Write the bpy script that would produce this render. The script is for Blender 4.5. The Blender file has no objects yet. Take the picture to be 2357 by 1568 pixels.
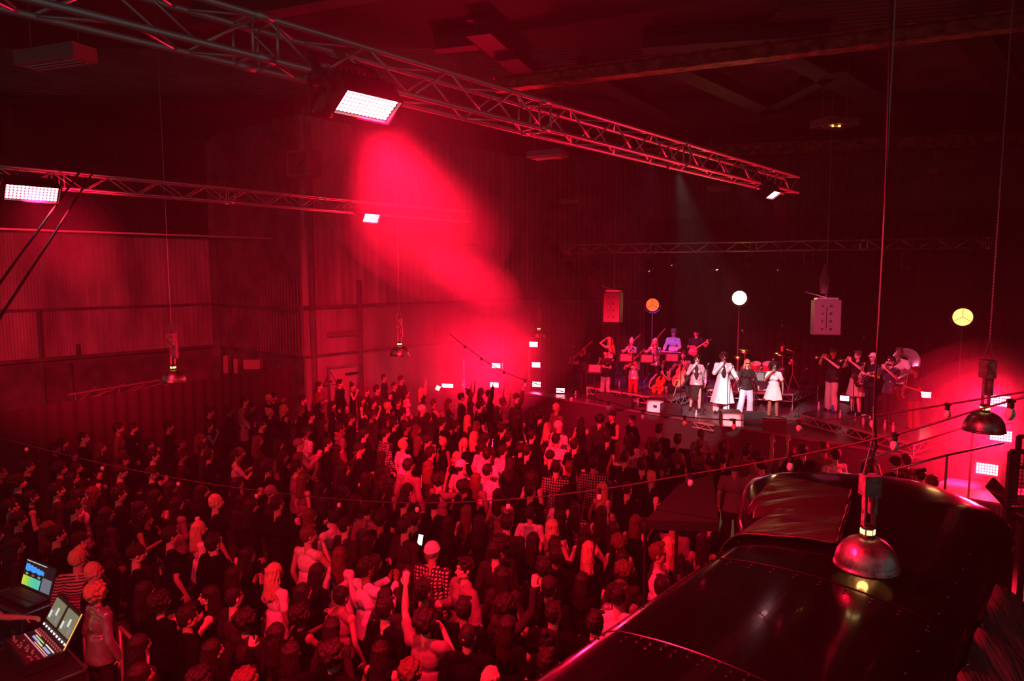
import bpy, math, random
from mathutils import Vector, Matrix, Euler, noise
random.seed(7)
sc = bpy.context.scene
col = sc.collection
V = Vector
PI = math.pi

# ------------------------------------------------------------------ camera, world, exposure, lights
HC = 5.2                      # the balcony the photographer stands on
TH = math.radians(5.56)
FPX = 1571.0
cd = bpy.data.cameras.new('camera'); cam = bpy.data.objects.new('camera', cd); col.objects.link(cam)
cd.sensor_width = 36; cd.lens = FPX / 2357 * 36; cd.clip_end = 200
cam.location = (0, 0, HC); cam.rotation_euler = (PI / 2 - TH, 0, 0)
sc.camera = cam
sc.view_settings.view_transform = 'Standard'; sc.view_settings.look = 'None'
sc.view_settings.gamma = 1; sc.view_settings.use_curve_mapping = False
sc.view_settings.exposure = 0
cy = sc.cycles
cy.max_bounces = 4; cy.diffuse_bounces = 1; cy.glossy_bounces = 2; cy.transmission_bounces = 3
cy.volume_bounces = 0; cy.transparent_max_bounces = 6; cy.sample_clamp_indirect = 3; cy.sample_clamp_direct = 0
cy.caustics_reflective = False; cy.caustics_refractive = False
cy.use_denoising = True
cy.volume_step_rate = 4; cy.volume_max_steps = 64
wd = bpy.data.worlds.new('world'); sc.world = wd; wd.use_nodes = True
wbg = wd.node_tree.nodes['Background']
wbg.inputs[0].default_value = (0.9, 1.0, 0.96, 1); wbg.inputs[1].default_value = 0.08

def ray(x, y):
    a = (x - 1178.5) / FPX; b = (784 - y) / FPX
    return V((a, math.cos(TH) + math.sin(TH) * b, -math.sin(TH) + math.cos(TH) * b))
def PZ(x, y, z):
    d = ray(x, y); return V((0, 0, HC)) + d * ((z - HC) / d.z)
def PY(x, y, Y):
    d = ray(x, y); return V((0, 0, HC)) + d * (Y / d.y)
def on_line(x, p, q):
    """point of the ground line p-q seen in pixel column x"""
    t0 = -1.0; best = None
    a = (x - 1178.5) / FPX
    # X = a*depth ; depth ~ Y*cos(TH) - near the horizon
    d = q - p
    k = a * math.cos(TH)
    t = (k * p.y - p.x) / (d.x - k * d.y)
    return p + d * t
A = V((0.667, 0.745, 0)).normalized(); B = V((-A.y, A.x, 0)); S = V((0.927, -0.374, 0)).normalized()
UP = V((0, 0, 1))
RED = (1.0, 0.004, 0.034)
lights = []
def spot(loc, tgt, e, ang, colr=RED, blend=0.6, r=0.12):
    l = bpy.data.lights.new('spot_beam', 'SPOT'); l.energy = e; l.color = colr
    l.spot_size = math.radians(ang); l.spot_blend = blend; l.shadow_soft_size = r
    o = bpy.data.objects.new('spot_beam', l); col.objects.link(o); o.location = loc
    o.rotation_euler = (V(tgt) - V(loc)).to_track_quat('-Z', 'Y').to_euler()
    lights.append(o); return o
def point(loc, e, colr, r=0.05):
    l = bpy.data.lights.new('lamp_glow', 'POINT'); l.energy = e; l.color = colr; l.shadow_soft_size = r
    o = bpy.data.objects.new('lamp_glow', l); col.objects.link(o); o.location = loc; return o

# ------------------------------------------------------------------ materials
MATS = {}
def mat(name, c, rough=0.6, metal=0.0, bump=0.0, bscale=60, var=0.0, vscale=8, spec=0.5, emit=None, es=0, coat=0, trans=0, aniso=None):
    if name in MATS: return MATS[name]
    m = bpy.data.materials.new(name); m.use_nodes = True; nt = m.node_tree; n = nt.nodes; L = nt.links
    b = n['Principled BSDF']
    b.inputs['Base Color'].default_value = (*c, 1); b.inputs['Roughness'].default_value = rough
    b.inputs['Metallic'].default_value = metal; b.inputs['Specular IOR Level'].default_value = spec
    b.inputs['Coat Weight'].default_value = coat; b.inputs['Transmission Weight'].default_value = trans
    if emit:
        b.inputs['Emission Color'].default_value = (*emit, 1); b.inputs['Emission Strength'].default_value = es
        m.cycles.emission_sampling = 'NONE'
    if bump or var:
        tc = n.new('ShaderNodeTexCoord'); mp = n.new('ShaderNodeMapping'); L.new(tc.outputs['Object'], mp.inputs[0])
        if aniso: mp.inputs['Scale'].default_value = aniso
    if bump:
        t = n.new('ShaderNodeTexNoise'); t.inputs['Scale'].default_value = bscale; t.inputs['Detail'].default_value = 2
        bp = n.new('ShaderNodeBump'); bp.inputs['Strength'].default_value = bump; bp.inputs['Distance'].default_value = 0.02
        L.new(mp.outputs[0], t.inputs[0]); L.new(t.outputs[0], bp.inputs['Height']); L.new(bp.outputs[0], b.inputs['Normal'])
    if var:
        t = n.new('ShaderNodeTexNoise'); t.inputs['Scale'].default_value = vscale; t.inputs['Detail'].default_value = 4
        r = n.new('ShaderNodeValToRGB'); r.color_ramp.elements[0].position = 0.35; r.color_ramp.elements[1].position = 0.68
        r.color_ramp.elements[0].color = (*[x * (1 - var) for x in c], 1); r.color_ramp.elements[1].color = (*[min(1, x * (1 + var * .6)) for x in c], 1)
        L.new(mp.outputs[0], t.inputs[0]); L.new(t.outputs[0], r.inputs[0]); L.new(r.outputs[0], b.inputs['Base Color'])
    MATS[name] = m; return m
def emit(name, c, s):
    return mat(name, (0.02, 0.02, 0.02), emit=c, es=s)

BLACK = mat('black paint', (0.012, 0.013, 0.013), 0.5)
BLACKG = mat('glossy black', (0.008, 0.009, 0.009), 0.25)
ALU = mat('aluminium', (0.62, 0.62, 0.64), 0.35, 1.0)
STEEL = mat('dull steel', (0.35, 0.35, 0.36), 0.45, 0.8)
WIREM = mat('black rubber', (0.012, 0.012, 0.012), 0.6)
WHITEP = mat('white paint', (0.75, 0.75, 0.75), 0.5)
GLASS = mat('clear glass', (0.9, 0.9, 0.9), 0.05, trans=1.0)

# ------------------------------------------------------------------ mesh helpers
class MB:
    def __init__(s): s.v = []; s.f = []; s.m = []; s.cur = 0
    def add(s, vs, fs, M=None):
        o = len(s.v)
        s.v += [tuple(M @ V(p)) for p in vs] if M is not None else [tuple(p) for p in vs]
        s.f += [tuple(i + o for i in f) for f in fs]; s.m += [s.cur] * len(fs)
    def box(s, c, d, R=None):
        x, y, z = [k / 2 for k in d]
        vs = [(-x, -y, -z), (x, -y, -z), (x, y, -z), (-x, y, -z), (-x, -y, z), (x, -y, z), (x, y, z), (-x, y, z)]
        fs = [(0, 3, 2, 1), (4, 5, 6, 7), (0, 1, 5, 4), (1, 2, 6, 5), (2, 3, 7, 6), (3, 0, 4, 7)]
        M = Matrix.Translation(c)
        if R is not None: M = M @ R.to_4x4()
        s.add(vs, fs, M); return s
    def bar(s, p, q, w, h, up=UP):
        p = V(p); q = V(q); d = q - p
        y = d.normalized(); x = y.cross(up)
        if x.length < 1e-4: x = V((1, 0, 0))
        x.normalize(); z = x.cross(y)
        R = Matrix((x, y, z)).transposed()
        return s.box((p + q) / 2, (w, d.length, h), R)
    def tube(s, pts, r, n=6, cap=True):
        pts = [V(p) for p in pts]; rs = r if isinstance(r, (list, tuple)) else [r] * len(pts)
        rings = []; ref = None
        for i, p in enumerate(pts):
            d = (pts[min(i + 1, len(pts) - 1)] - pts[max(i - 1, 0)])
            d = d.normalized() if d.length > 1e-9 else V((0, 0, 1))
            if ref is None: ref = d.cross(V((0.3, 0.2, 1)) if abs(d.z) < .9 else V((1, 0, 0)))
            ref = (ref - d * ref.dot(d)).normalized(); b = d.cross(ref)
            rings.append([p + (ref * math.cos(2 * PI * k / n) + b * math.sin(2 * PI * k / n)) * rs[i] for k in range(n)])
        vs = [q for g in rings for q in g]; fs = []
        for i in range(len(pts) - 1):
            for k in range(n):
                a = i * n + k; b_ = i * n + (k + 1) % n; fs.append((a, b_, b_ + n, a + n))
        if cap: fs.append(tuple(range(n - 1, -1, -1))); fs.append(tuple(len(vs) - n + k for k in range(n)))
        s.add(vs, fs); return s
    def ell(s, c, r, R=None, nu=12, nv=8):
        if isinstance(r, (int, float)): r = (r, r, r)
        vs = [(0, 0, -r[2])]; fs = []
        for i in range(1, nv):
            t = -PI / 2 + PI * i / nv
            for k in range(nu):
                a = 2 * PI * k / nu; vs.append((r[0] * math.cos(t) * math.cos(a), r[1] * math.cos(t) * math.sin(a), r[2] * math.sin(t)))
        vs.append((0, 0, r[2])); top = len(vs) - 1
        for k in range(nu): fs.append((0, 1 + (k + 1) % nu, 1 + k))
        for i in range(nv - 2):
            for k in range(nu):
                a = 1 + i * nu + k; b_ = 1 + i * nu + (k + 1) % nu; fs.append((a, b_, b_ + nu, a + nu))
        o = 1 + (nv - 2) * nu
        for k in range(nu): fs.append((o + k, o + (k + 1) % nu, top))
        M = Matrix.Translation(c)
        if R is not None: M = M @ R.to_4x4()
        s.add(vs, fs, M); return s
    def cap(s, p, q, r0, r1, n=10):
        s.tube([p, q], [r0, r1], n); s.ell(p, r0, nu=n, nv=6); s.ell(q, r1, nu=n, nv=6); return s
    def lathe(s, prof, M=None, n=24, close=False):
        """prof: (radius, z) list around local Z"""
        vs = []; fs = []
        for r, z in prof:
            for k in range(n): a = 2 * PI * k / n; vs.append((r * math.cos(a), r * math.sin(a), z))
        m = len(prof)
        for i in range(m - 1 + (1 if close else 0)):
            for k in range(n):
                a = i * n + k; b_ = i * n + (k + 1) % n; j = ((i + 1) % m) * n
                fs.append((a, b_, j + (k + 1) % n, j + k))
        s.add(vs, fs, M); return s
    def prism(s, poly, z0, z1, M=None):
        n = len(poly); vs = [(x, y, z0) for x, y in poly] + [(x, y, z1) for x, y in poly]
        fs = [tuple(range(n - 1, -1, -1)), tuple(range(n, 2 * n))] + [(i, (i + 1) % n, n + (i + 1) % n, n + i) for i in range(n)]
        s.add(vs, fs, M); return s
    def mesh(s, name, mats, smooth=False):
        me = bpy.data.meshes.new(name); me.from_pydata(s.v, [], s.f); me.update()
        for m in (mats if isinstance(mats, (list, tuple)) else [mats]): me.materials.append(m)
        if isinstance(mats, (list, tuple)) and len(mats) > 1: me.polygons.foreach_set('material_index', s.m)
        if smooth: me.polygons.foreach_set('use_smooth', [True] * len(me.polygons))
        return me
    def build(s, name, mats, parent=None, smooth=False):
        return link(name, s.mesh(name, mats, smooth), parent)
def link(name, me, parent=None):
    o = bpy.data.objects.new(name, me); col.objects.link(o)
    if parent is not None: o.parent = parent
    return o
def tag(o, label=None, cat=None, group=None, kind=None):
    if label: o['label'] = label
    if cat: o['category'] = cat
    if group: o['group'] = group
    if kind: o['kind'] = kind
    return o
def empty(name, loc, label, cat, group=None, R=None, s=None):
    o = bpy.data.objects.new(name, None); col.objects.link(o); o.location = loc; o.empty_display_size = .1
    if R is not None: o.rotation_euler = R
    if s: o.scale = (s, s, s)
    return tag(o, label, cat, group)
KIDS = {}
def copy_tree(o, parent=None):
    c = o.copy(); col.objects.link(c)
    if parent is not None: c.parent = parent
    for ch in list(o.children): copy_tree(ch, c)
    return c
def look(d, up='Y'):
    return V(d).to_track_quat('-Z', up).to_euler()
def textobj(name, body, size, m, parent, loc, rot, ext=0.001):
    cu = bpy.data.curves.new(name, 'FONT'); cu.body = body; cu.size = size; cu.align_x = 'CENTER'; cu.align_y = 'CENTER'; cu.extrude = ext
    t = bpy.data.objects.new(name, cu); col.objects.link(t)
    dg = bpy.context.evaluated_depsgraph_get(); me = bpy.data.meshes.new_from_object(t.evaluated_get(dg))
    bpy.data.objects.remove(t); bpy.data.curves.remove(cu)
    me.materials.clear(); me.materials.append(m)
    o = link(name, me, parent); o.location = loc; o.rotation_euler = rot; return o
# ------------------------------------------------------------------ the hall
def corr(name, p, q, z0, z1, m, pitch=.16, dep=.045, kind='structure'):
    p = V((p.x, p.y, 0)); q = V((q.x, q.y, 0)); d = q - p; Ln = d.length; d.normalize(); nrm = V((d.y, -d.x, 0))
    n = max(2, int(Ln / pitch)); ps = Ln / n; pts = []
    for i in range(n):
        for f, h in ((0, 0), (.3, 0), (.42, 1), (.78, 1), (.9, 0)):
            pts.append(p + d * ((i + f) * ps) + nrm * (h * dep))
    pts.append(p + d * Ln)
    vs = [(a.x, a.y, z0) for a in pts] + [(a.x, a.y, z1) for a in pts]; k = len(pts)
    mb = MB(); mb.add(vs, [(i, i + 1, k + i + 1, k + i) for i in range(k - 1)])
    return tag(mb.build(name, m), kind=kind)
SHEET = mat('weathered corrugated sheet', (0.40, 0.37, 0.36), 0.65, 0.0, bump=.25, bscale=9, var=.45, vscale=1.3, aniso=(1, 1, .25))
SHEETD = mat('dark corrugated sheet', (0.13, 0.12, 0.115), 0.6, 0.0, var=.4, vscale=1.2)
BRICK = mat('painted brick', (0.13, 0.12, 0.12), 0.8, bump=.5, bscale=14, var=.4, vscale=2)
BOARD = mat('painted boards', (0.34, 0.31, 0.30), 0.6, bump=.2, bscale=12, var=.35, vscale=1.4, aniso=(1, 1, .2))
CONC = mat('dark floor', (0.045, 0.043, 0.043), 0.4, bump=.15, bscale=20, var=.5, vscale=1.5)
DRAPE = mat('black drape', (0.014, 0.013, 0.014), 0.9)
DARKW = mat('dark wall', (0.02, 0.02, 0.02), 0.8)
ZS = 2.6
w0 = PZ(0, 835, ZS); w1 = PZ(502, 795, ZS); w2 = PZ(700, 821, ZS)
dA = (w1 - w0).normalized(); w00 = w0 - dA * 9
w3 = on_line(1240, w2, w2 + A * 5); w4 = w3 + S * 5.2
w3.z = w4.z = 0
mb = MB(); mb.box((2, 14, -.1), (50, 46, .2)); tag(mb.build('floor', CONC), kind='structure')
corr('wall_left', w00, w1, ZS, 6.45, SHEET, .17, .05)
corr('wall_left_upper', w00, w1, 6.45, 10.4, mat('black painted sheet', (.012, .012, .012), .8), .17, .05)  # upper wall lies in darkness; that shade is put into the sheet colour
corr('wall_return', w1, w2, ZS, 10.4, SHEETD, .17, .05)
def plain_wall(name, p, q, z0, z1, m, off=0.0, t=.12, groove=None):
    d = (q - p); d.z = 0; Ln = d.length; d.normalize(); nrm = V((d.y, -d.x, 0))
    a = V((p.x, p.y, 0)) + nrm * off; mb = MB()
    if groove:
        n = int(Ln / groove)
        for i in range(n):
            c = a + d * ((i + .5) * Ln / n) + UP * ((z0 + z1) / 2)
            mb.bar(c - UP * (z1 - z0) / 2 + nrm * 0, c + UP * (z1 - z0) / 2, Ln / n - .012, t, up=nrm)
        mb.box(a + d * Ln / 2 + UP * (z0 + z1) / 2 - nrm * .03, (Ln, t, z1 - z0), Matrix((d, -nrm, UP)).transposed())
    else:
        mb.box(a + d * Ln / 2 + UP * (z0 + z1) / 2, (Ln, t, z1 - z0), Matrix((d, -nrm, UP)).transposed())
    return tag(mb.build(name, m), kind='structure')
plain_wall('wall_left_lower', w00, w1, 0, ZS, BRICK, off=-.1)
plain_wall('wall_return_lower', w1, w2, 0, ZS, BRICK, off=-.1)
corr('wall_timber_upper', w2, w3, 4.15, 10.4, SHEET, .3, .03)
plain_wall('wall_timber', w2, w3, ZS + .02, 4.15, BOARD, off=0, t=.06, groove=.6)
plain_wall('wall_timber_lower', w2, w3, 0, ZS, BOARD, off=0.05, t=.1, groove=1.4)
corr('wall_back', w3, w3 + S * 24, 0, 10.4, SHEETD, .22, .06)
rb = w3 + S * 24
plain_wall('wall_right', rb, rb - A * 22, 0, 10.4, DARKW)
# rails, posts and ledges of the walls
tr = []
def trim(p, q, w, h, m=SHEETD):
    mb = MB(); mb.bar(p, q, w, h); o = mb.build('trim_%d' % (len(tr) + 1), m); tag(o, kind='structure'); tr.append(o); return o
nL = V((dA.y, -dA.x, 0)); nR = V(((w2 - w1).normalized().y, -(w2 - w1).normalized().x, 0)); nT = V((A.y, -A.x, 0))
for z, w in ((4.12, .08), (ZS, .1)): trim(w00 + nL * .1 + UP * (z - w00.z), w1 + nL * .1 + UP * (z - w1.z), .09, w)
trim(V((w1.x, w1.y, 0)), V((w1.x, w1.y, 9.9)), .3, .3)
trim(w00 + nL * .3 + UP * (6.45 - w00.z), w3 - A * 3 + nL * .3 + UP * 6.3, .06, .05, STEEL)
trim(w1 + nR * .1 + UP * (4.1 - ZS), w2 + nR * .1 + UP * (4.1 - ZS), .09, .08)
trim(w2 + nT * .1 + UP * (4.15 - ZS), w3 + nT * .1 + UP * 4.15, .1, .1)
trim(w2 + nT * .12 + UP * 0, w3 + nT * .12 + UP * ZS, .12, .05)
trim(w3 - V((S.y, -S.x, 0)) * -.15 + UP * 4.05, w4 + V((S.y, -S.x, 0)) * .15 + UP * 4.05, .12, .1)
for x in (148, 82, 168):
    p = on_line(x, V((w00.x, w00.y, 0)), V((w1.x, w1.y, 0))); trim(p + nL * .06 + UP * (.1 if x != 168 else 3), p + nL * .06 + UP * (2.55 if x == 168 else (2.4 if x == 148 else 4.1)), .1, .1)
for x, z0, z1 in ((820, 0, 5), (712, 0, 9.8), (1243, 2.5, 9.8)):
    p = on_line(x, V((w2.x, w2.y, 0)), w3); trim(p + nT * .15 + UP * z0, p + nT * .15 + UP * z1, .14, .12)
# door in the timber wall, with sign, closer and warning triangle
pd = on_line(745, V((w2.x, w2.y, 0)), w3) + nT * .12; qd = on_line(812, V((w2.x, w2.y, 0)), w3) + nT * .12
Rw = Matrix((A, -nT, UP)).transposed()
dr = MB(); dr.box((pd + qd) / 2 + UP * 1.05, ((qd - pd).length, .05, 2.1), Rw); dr = tag(dr.build('door_1', mat('door paint', (.42, .36, .35), .5)), kind='structure')
f = MB()
for p in (pd, qd): f.box(p + UP * 1.08, (.08, .09, 2.2), Rw)
f.box((pd + qd) / 2 + UP * 2.16, ((qd - pd).length + .1, .09, .08), Rw); f.build('door_frame', STEEL, dr)
f = MB(); f.box(qd - A * .25 + nT * .06 + UP * 1.9, (.5, .06, .07), Rw); f.build('door_closer', BLACK, dr)
f = MB(); f.box(qd - A * .15 + nT * .06 + UP * 1.05, (.04, .08, .2), Rw); f.build('door_handle', STEEL, dr)
p = PZ(780, 768, 3.2); p = on_line(780, V((w2.x, w2.y, 0)), w3) + nT * .12 + UP * 3.25
sg = MB(); sg.box(p, (1.1, .02, .16), Rw); sg = tag(sg.build('wall_sign', mat('sign plate', (.2, .17, .17), .5)), 'long narrow dark sign plate on the timber wall above the door', 'sign')
p = on_line(748, V((w2.x, w2.y, 0)), w3) + nT * .14 + UP * 1.75
t = MB()
for i in range(3):
    a, b = i * 2 * PI / 3 + PI / 2, (i + 1) * 2 * PI / 3 + PI / 2
    t.bar(p + A * math.cos(a) * .3 + UP * math.sin(a) * .3, p + A * math.cos(b) * .3 + UP * math.sin(b) * .3, .02, .03, up=nT)
t.ell(p - UP * .03, (.07, .07, .03), nu=8, nv=6)
tag(t.build('warning_sign', BLACK), 'black outlined warning triangle on the timber wall beside the door', 'sign')

# roof: corrugated sheets, beams and braces
RD = V((-.967, .255, 0)).normalized(); RN = V((RD.y, -RD.x, 0))
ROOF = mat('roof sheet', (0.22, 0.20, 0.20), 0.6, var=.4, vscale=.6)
def roofsheet():
    mb = MB(); c = V((3, 16, 0)); n = 150; W = 30; vs = []; k = 0
    for i in range(n):
        for f, h in ((0, 0), (.35, 0), (.5, .09), (.85, .09)):
            o = c - RN * W / 2 * -1 - RN * ((i + f) * .22)
            for e in (-24, 24): vs.append(tuple(o + RD * e + UP * (10.4 + h)))
            k += 1
    mb.add(vs, [(2 * i, 2 * i + 1, 2 * i + 3, 2 * i + 2) for i in range(k - 1)])
    return tag(mb.build('ceiling', ROOF), kind='structure')
roofsheet()
RUST = mat('rusty beam', (0.35, 0.16, 0.08), 0.5, 0.3, bump=.5, bscale=30, var=.7, vscale=5)
BEAMD = mat('beam paint', (0.03, 0.03, 0.03), 0.6)
def beam(p, q, w, h, m=BEAMD):
    mb = MB()
    mb.bar(p + UP * h / 2, q + UP * h / 2, w, .03); mb.bar(p - UP * h / 2, q - UP * h / 2, w, .03); mb.bar(p, q, .03, h)
    o = mb.build('ceiling_beam', m); return tag(o, kind='structure')
def lineZ(x0, y0, x1, y1, z): return PZ(x0, y0, z), PZ(x1, y1, z)
p, q = lineZ(1515, 150, 2357, 46, 9.3); d = (q - p); beam(p - d * .6, q + d * .5, .3, .25, RUST)
p, q = lineZ(1640, 348, 2200, 325, 9.3); d = q - p; beam(p - d * .5, q + d * .5, .3, .3, RUST)
p, q = lineZ(1640, 345, 2200, 322, 9.6); beam(p - d * .5, q + d * .5, .5, .5)
p, q = lineZ(1400, -150, 2357, -330, 9.3); d = q - p; beam(p - d * 1.6, q + d, .3, .45)
for (x0, y0, x1, y1, w) in ((1515, 130, 1800, 262, .5), (1810, 115, 2050, 250, .5), (1910, 165, 1720, 270, .35), (2230, 60, 2330, 200, .6),
                            (1330, 150, 1560, 275, .45), (1180, 185, 1330, 240, .3), (1930, 150, 2080, 245, .3), (1000, 100, 1100, 90, .3),
                            (1480, 100, 1910, 70, .5), (1100, 60, 1260, 200, .5)):
    beam(PZ(x0, y0, 9.9), PZ(x1, y1, 9.9), w, .3)
# flat ceiling boards over the near, dark bays
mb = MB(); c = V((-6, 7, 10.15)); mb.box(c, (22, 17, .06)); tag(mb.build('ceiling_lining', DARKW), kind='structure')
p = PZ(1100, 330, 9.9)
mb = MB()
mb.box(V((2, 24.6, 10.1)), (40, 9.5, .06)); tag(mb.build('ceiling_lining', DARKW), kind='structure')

# ------------------------------------------------------------------ trusses
TR = mat('truss aluminium', (0.62, 0.62, 0.63), 0.38, .75)
def truss(p, q, w, label, bay=.42, sec=3.0, r=.024, group='lighting trusses'):
    d = (q - p); Ln = d.length; d.normalize(); s = d.cross(UP).normalized(); u = s.cross(d)
    t = empty('lighting_truss', p, label, 'truss', group)
    cor = [s * a * w / 2 + u * b for a in (-1, 1) for b in (0, w)]
    for c in cor:
        mb = MB(); mb.tube([c, c + d * Ln], r, 8)
        for i in range(1, int(Ln / sec) + 1): mb.tube([c + d * (i * sec - .06), c + d * (i * sec + .06)], r * 1.35, 8)
        mb.build('chord', TR, t, True)
    n = int(Ln / bay)
    for a, b in ((0, 1), (2, 3), (0, 2), (1, 3)):
        mb = MB(); flip = 0
        for i in range(n):
            x0 = i * Ln / n; x1 = (i + 1) * Ln / n
            P, Q = (cor[a], cor[b]) if i % 2 == 0 else (cor[b], cor[a])
            mb.tube([P + d * (x0 + .02), Q + d * (x1 - .02)], r * .45, 5)
        for i in range(0, int(Ln / sec) + 1):
            for e in (-.09, .09):
                x = min(max(i * sec + e, 0.01), Ln - .01); mb.tube([cor[a] + d * x, cor[b] + d * x], r * .45, 5)
        mb.build('lacing', TR, t, True)
    return t
ZT = 6.65
tA0 = PZ(455, 112, ZT); tA1 = PZ(1820, 445, ZT); dTA = (tA1 - tA0).normalized(); tA0 = tA0 - dTA * 2.6
truss(tA0, tA1, .27, 'long near aluminium lighting truss crossing above the crowd towards the stage')
tB0 = PZ(129, 434, ZT); tB1 = PZ(1072, 510, ZT); dTB = (tB1 - tB0).normalized(); tB0 = tB0 - dTB * 3
truss(tB0, tB1, .27, 'far aluminium lighting truss running in front of the corrugated wall')
tC0 = PY(1300, 583, 23.2); tC1 = PY(2280, 571, 18.6)
zc = (tC0.z + tC1.z) / 2; tC0.z = tC1.z = zc
truss(tC0, tC1, .27, 'aluminium lighting truss hung over the stage with dark fixtures under it')
# hanging straps up to the roof
def wire(name, pts, r, m, label, cat, group=None):
    mb = MB(); mb.tube(pts, r, 6); return tag(mb.build(name, m, None, True), label, cat, group)
def sagline(p, q, sag, n=14):
    return [p.lerp(q, i / n) - UP * (sag * 4 * (i / n) * (1 - i / n)) for i in range(n + 1)]
HAZE = .0016
# ------------------------------------------------------------------ LED wash lights on the trusses (each with its own beam)
LEDM = emit('red led lens', (1.0, 0.30, 0.36), 14)
LEDBACK = emit('red led board', (1.0, 0.02, 0.06), 3)
LEDHOT = emit('bright red led', (1.0, 0.45, 0.5), 12)
def led_wash(loc, aim, w, h, label, nx=14, ny=5, yoke=True, e=None, ang=70, tgt=None, group='red LED wash lights', up='Y', hot=False, blend=.7, R=None):
    loc = V(loc); aim = V(aim).normalized()
    t = empty('led_wash_light', loc, label, 'stage light', group, R.to_euler() if R is not None else look(aim, up))
    mb = MB(); mb.box((0, 0, .08), (w * 1.08, h * 1.15, .14))
    for i in range(9): mb.box((-w / 2 + w * (i + .5) / 9, 0, .19), (.012, h * .9, .08))
    mb.build('housing', BLACK, t)
    mb = MB(); mb.box((0, 0, .004), (w, h, .006)); mb.build('led_board', LEDBACK, t)
    mb = MB()
    for i in range(nx):
        for j in range(ny):
            mb.ell((-w / 2 + w * (i + .5) / nx, -h / 2 + h * (j + .5) / ny, -.004), (w / nx * .44, h / ny * .44, .012), nu=8, nv=4)
    o = mb.build('lens_array', LEDHOT if hot else LEDM, t, True); tag(o, kind='stuff')
    mb = MB()
    for sy in (-1, 1): mb.box((0, sy * h * .56, -.01), (w * 1.1, .015, .04))
    for sx in (-1, 1): mb.box((sx * w * .54, 0, -.01), (.015, h * 1.13, .04))
    mb.build('bezel', BLACK, t)
    if yoke:
        mb = MB()
        for sx in (-1, 1): mb.bar((sx * w * .6, 0, .08), (sx * w * .6, h * .2, .45), .02, .05)
        mb.bar((-w * .6, h * .2, .45), (w * .6, h * .2, .45), .05, .02); mb.build('yoke', BLACK, t)
        mb = MB(); mb.box((0, h * .2, .5), (.1, .06, .1)); mb.build('clamp', STEEL, t)
    if e:
        spot(loc + aim * .06, tgt if tgt is not None else loc + aim * 5, e, ang, r=w * .3, blend=blend)
    return t
def above(x, ya, z): return PZ(x, ya, z)
def facing(dx, n):
    """rotation whose X runs along the truss and whose -Z is the direction the lens faces"""
    x = V(dx).normalized(); n = V(n); n = (n - x * n.dot(x)).normalized(); z = -n; return Matrix((x, z.cross(x), z)).transposed(), n
SD = V((.745, -.667, 0))
lp = PZ(845, 241, 6.42)
R, n = facing(dTA, SD * .58 - UP * .81)
led_wash(lp, n, .45, .20, 'large bright LED wash light tilted down from the near truss', 14, 6, hot=True, R=R)
spot(lp + n * .08, PY(990, 640, 8.5), 18000, 44, r=.15, blend=.7); spot(lp + n * .08, lp + n * 4, 3400, 160, r=.15, blend=.6)
# companion dark fixture beside it
def moving_head(loc, aim, label, s=1.0, group='dark moving head lights under the stage truss'):
    loc = V(loc); t = empty('moving_head_light', loc, label, 'stage light', group, s=s)
    mb = MB(); mb.box((0, 0, .28), (.34, .24, .12)); mb.build('base', BLACK, t)
    mb = MB(); mb.box((0, 0, .21), (.36, .1, .03))
    for sx in (-1, 1): mb.box((sx * .17, 0, .06), (.035, .1, .34))
    mb.build('yoke', BLACK, t)
    mb = MB(); R = V(aim).to_track_quat('Z', 'Y').to_matrix().to_4x4()
    mb.lathe([(0, -.16), (.09, -.16), (.13, -.05), (.13, .12), (.115, .17), (0, .17)], R, 16); mb.build('head', BLACKG, t, True)
    mb = MB(); mb.lathe([(0, .172), (.105, .172), (.11, .15)], R, 16); mb.build('lens', mat('dark lens', (.02, .02, .03), .1), t, True)
    mb = MB(); mb.box((0, 0, .37), (.06, .05, .08)); mb.build('clamp', STEEL, t)
    return t
lp2 = PZ(74, 444, 6.3); R, n = facing(dTB, SD * .8 - UP * .6)
led_wash(lp2, n, .60, .22, 'LED wash light glowing white hot on the far truss above the corrugated wall', 14, 5, hot=True, R=R)
spot(lp2 + n * .08, on_line(200, V((w00.x, w00.y, 0)), V((w1.x, w1.y, 0))) + UP * 4.0, 16000, 62, r=.15, blend=.9); spot(lp2 + n * .08, PZ(480, 1120, 1.2), 1800, 100, r=.15, blend=1)
lp3 = PZ(854, 502, 6.45); R, n = facing(dTB, SD * .85 - UP * .5)
led_wash(lp3, n, .40, .20, 'LED wash light halfway along the far truss throwing a beam at the stage', 10, 4, hot=True, R=R)
spot(lp3 + n * .08, PY(1180, 720, 18), 20000, 40, r=.12, blend=.7); spot(lp3 + n * .08, on_line(850, V((w2.x, w2.y, 0)), w3) + UP * 2.5, 6500, 75, r=.12, blend=1)
lp4 = PZ(1779, 447, 6.5); R, n = facing(dTA, SD * .58 - UP * .81)
led_wash(lp4, n, .30, .16, 'small LED wash light at the stage end of the near truss', 8, 5, hot=True, R=R)
spot(lp4 + n * .08, PZ(1920, 960, 1.3), 1800, 42, r=.1, blend=.8)
lp5 = V((-3.3, 2.6, 6.5)); R, n = facing(dTA, SD * .5 - UP * .8)  # added lamp out of view, put in to brighten the near crowd
led_wash(lp5, n, .45, .2, 'LED wash light on the near truss almost overhead, outside the picture', 14, 6, hot=True, R=R)
spot(lp5 + n * .08, V((-2.2, 8.5, 1.2)), 3400, 75, r=.15, blend=1)
moving_head(PZ(748, 232, 6.45), V((-.3, .2, -1)), 'dark moving head light hanging next to the large lit LED panel', .62, 'dark companion light')
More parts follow.
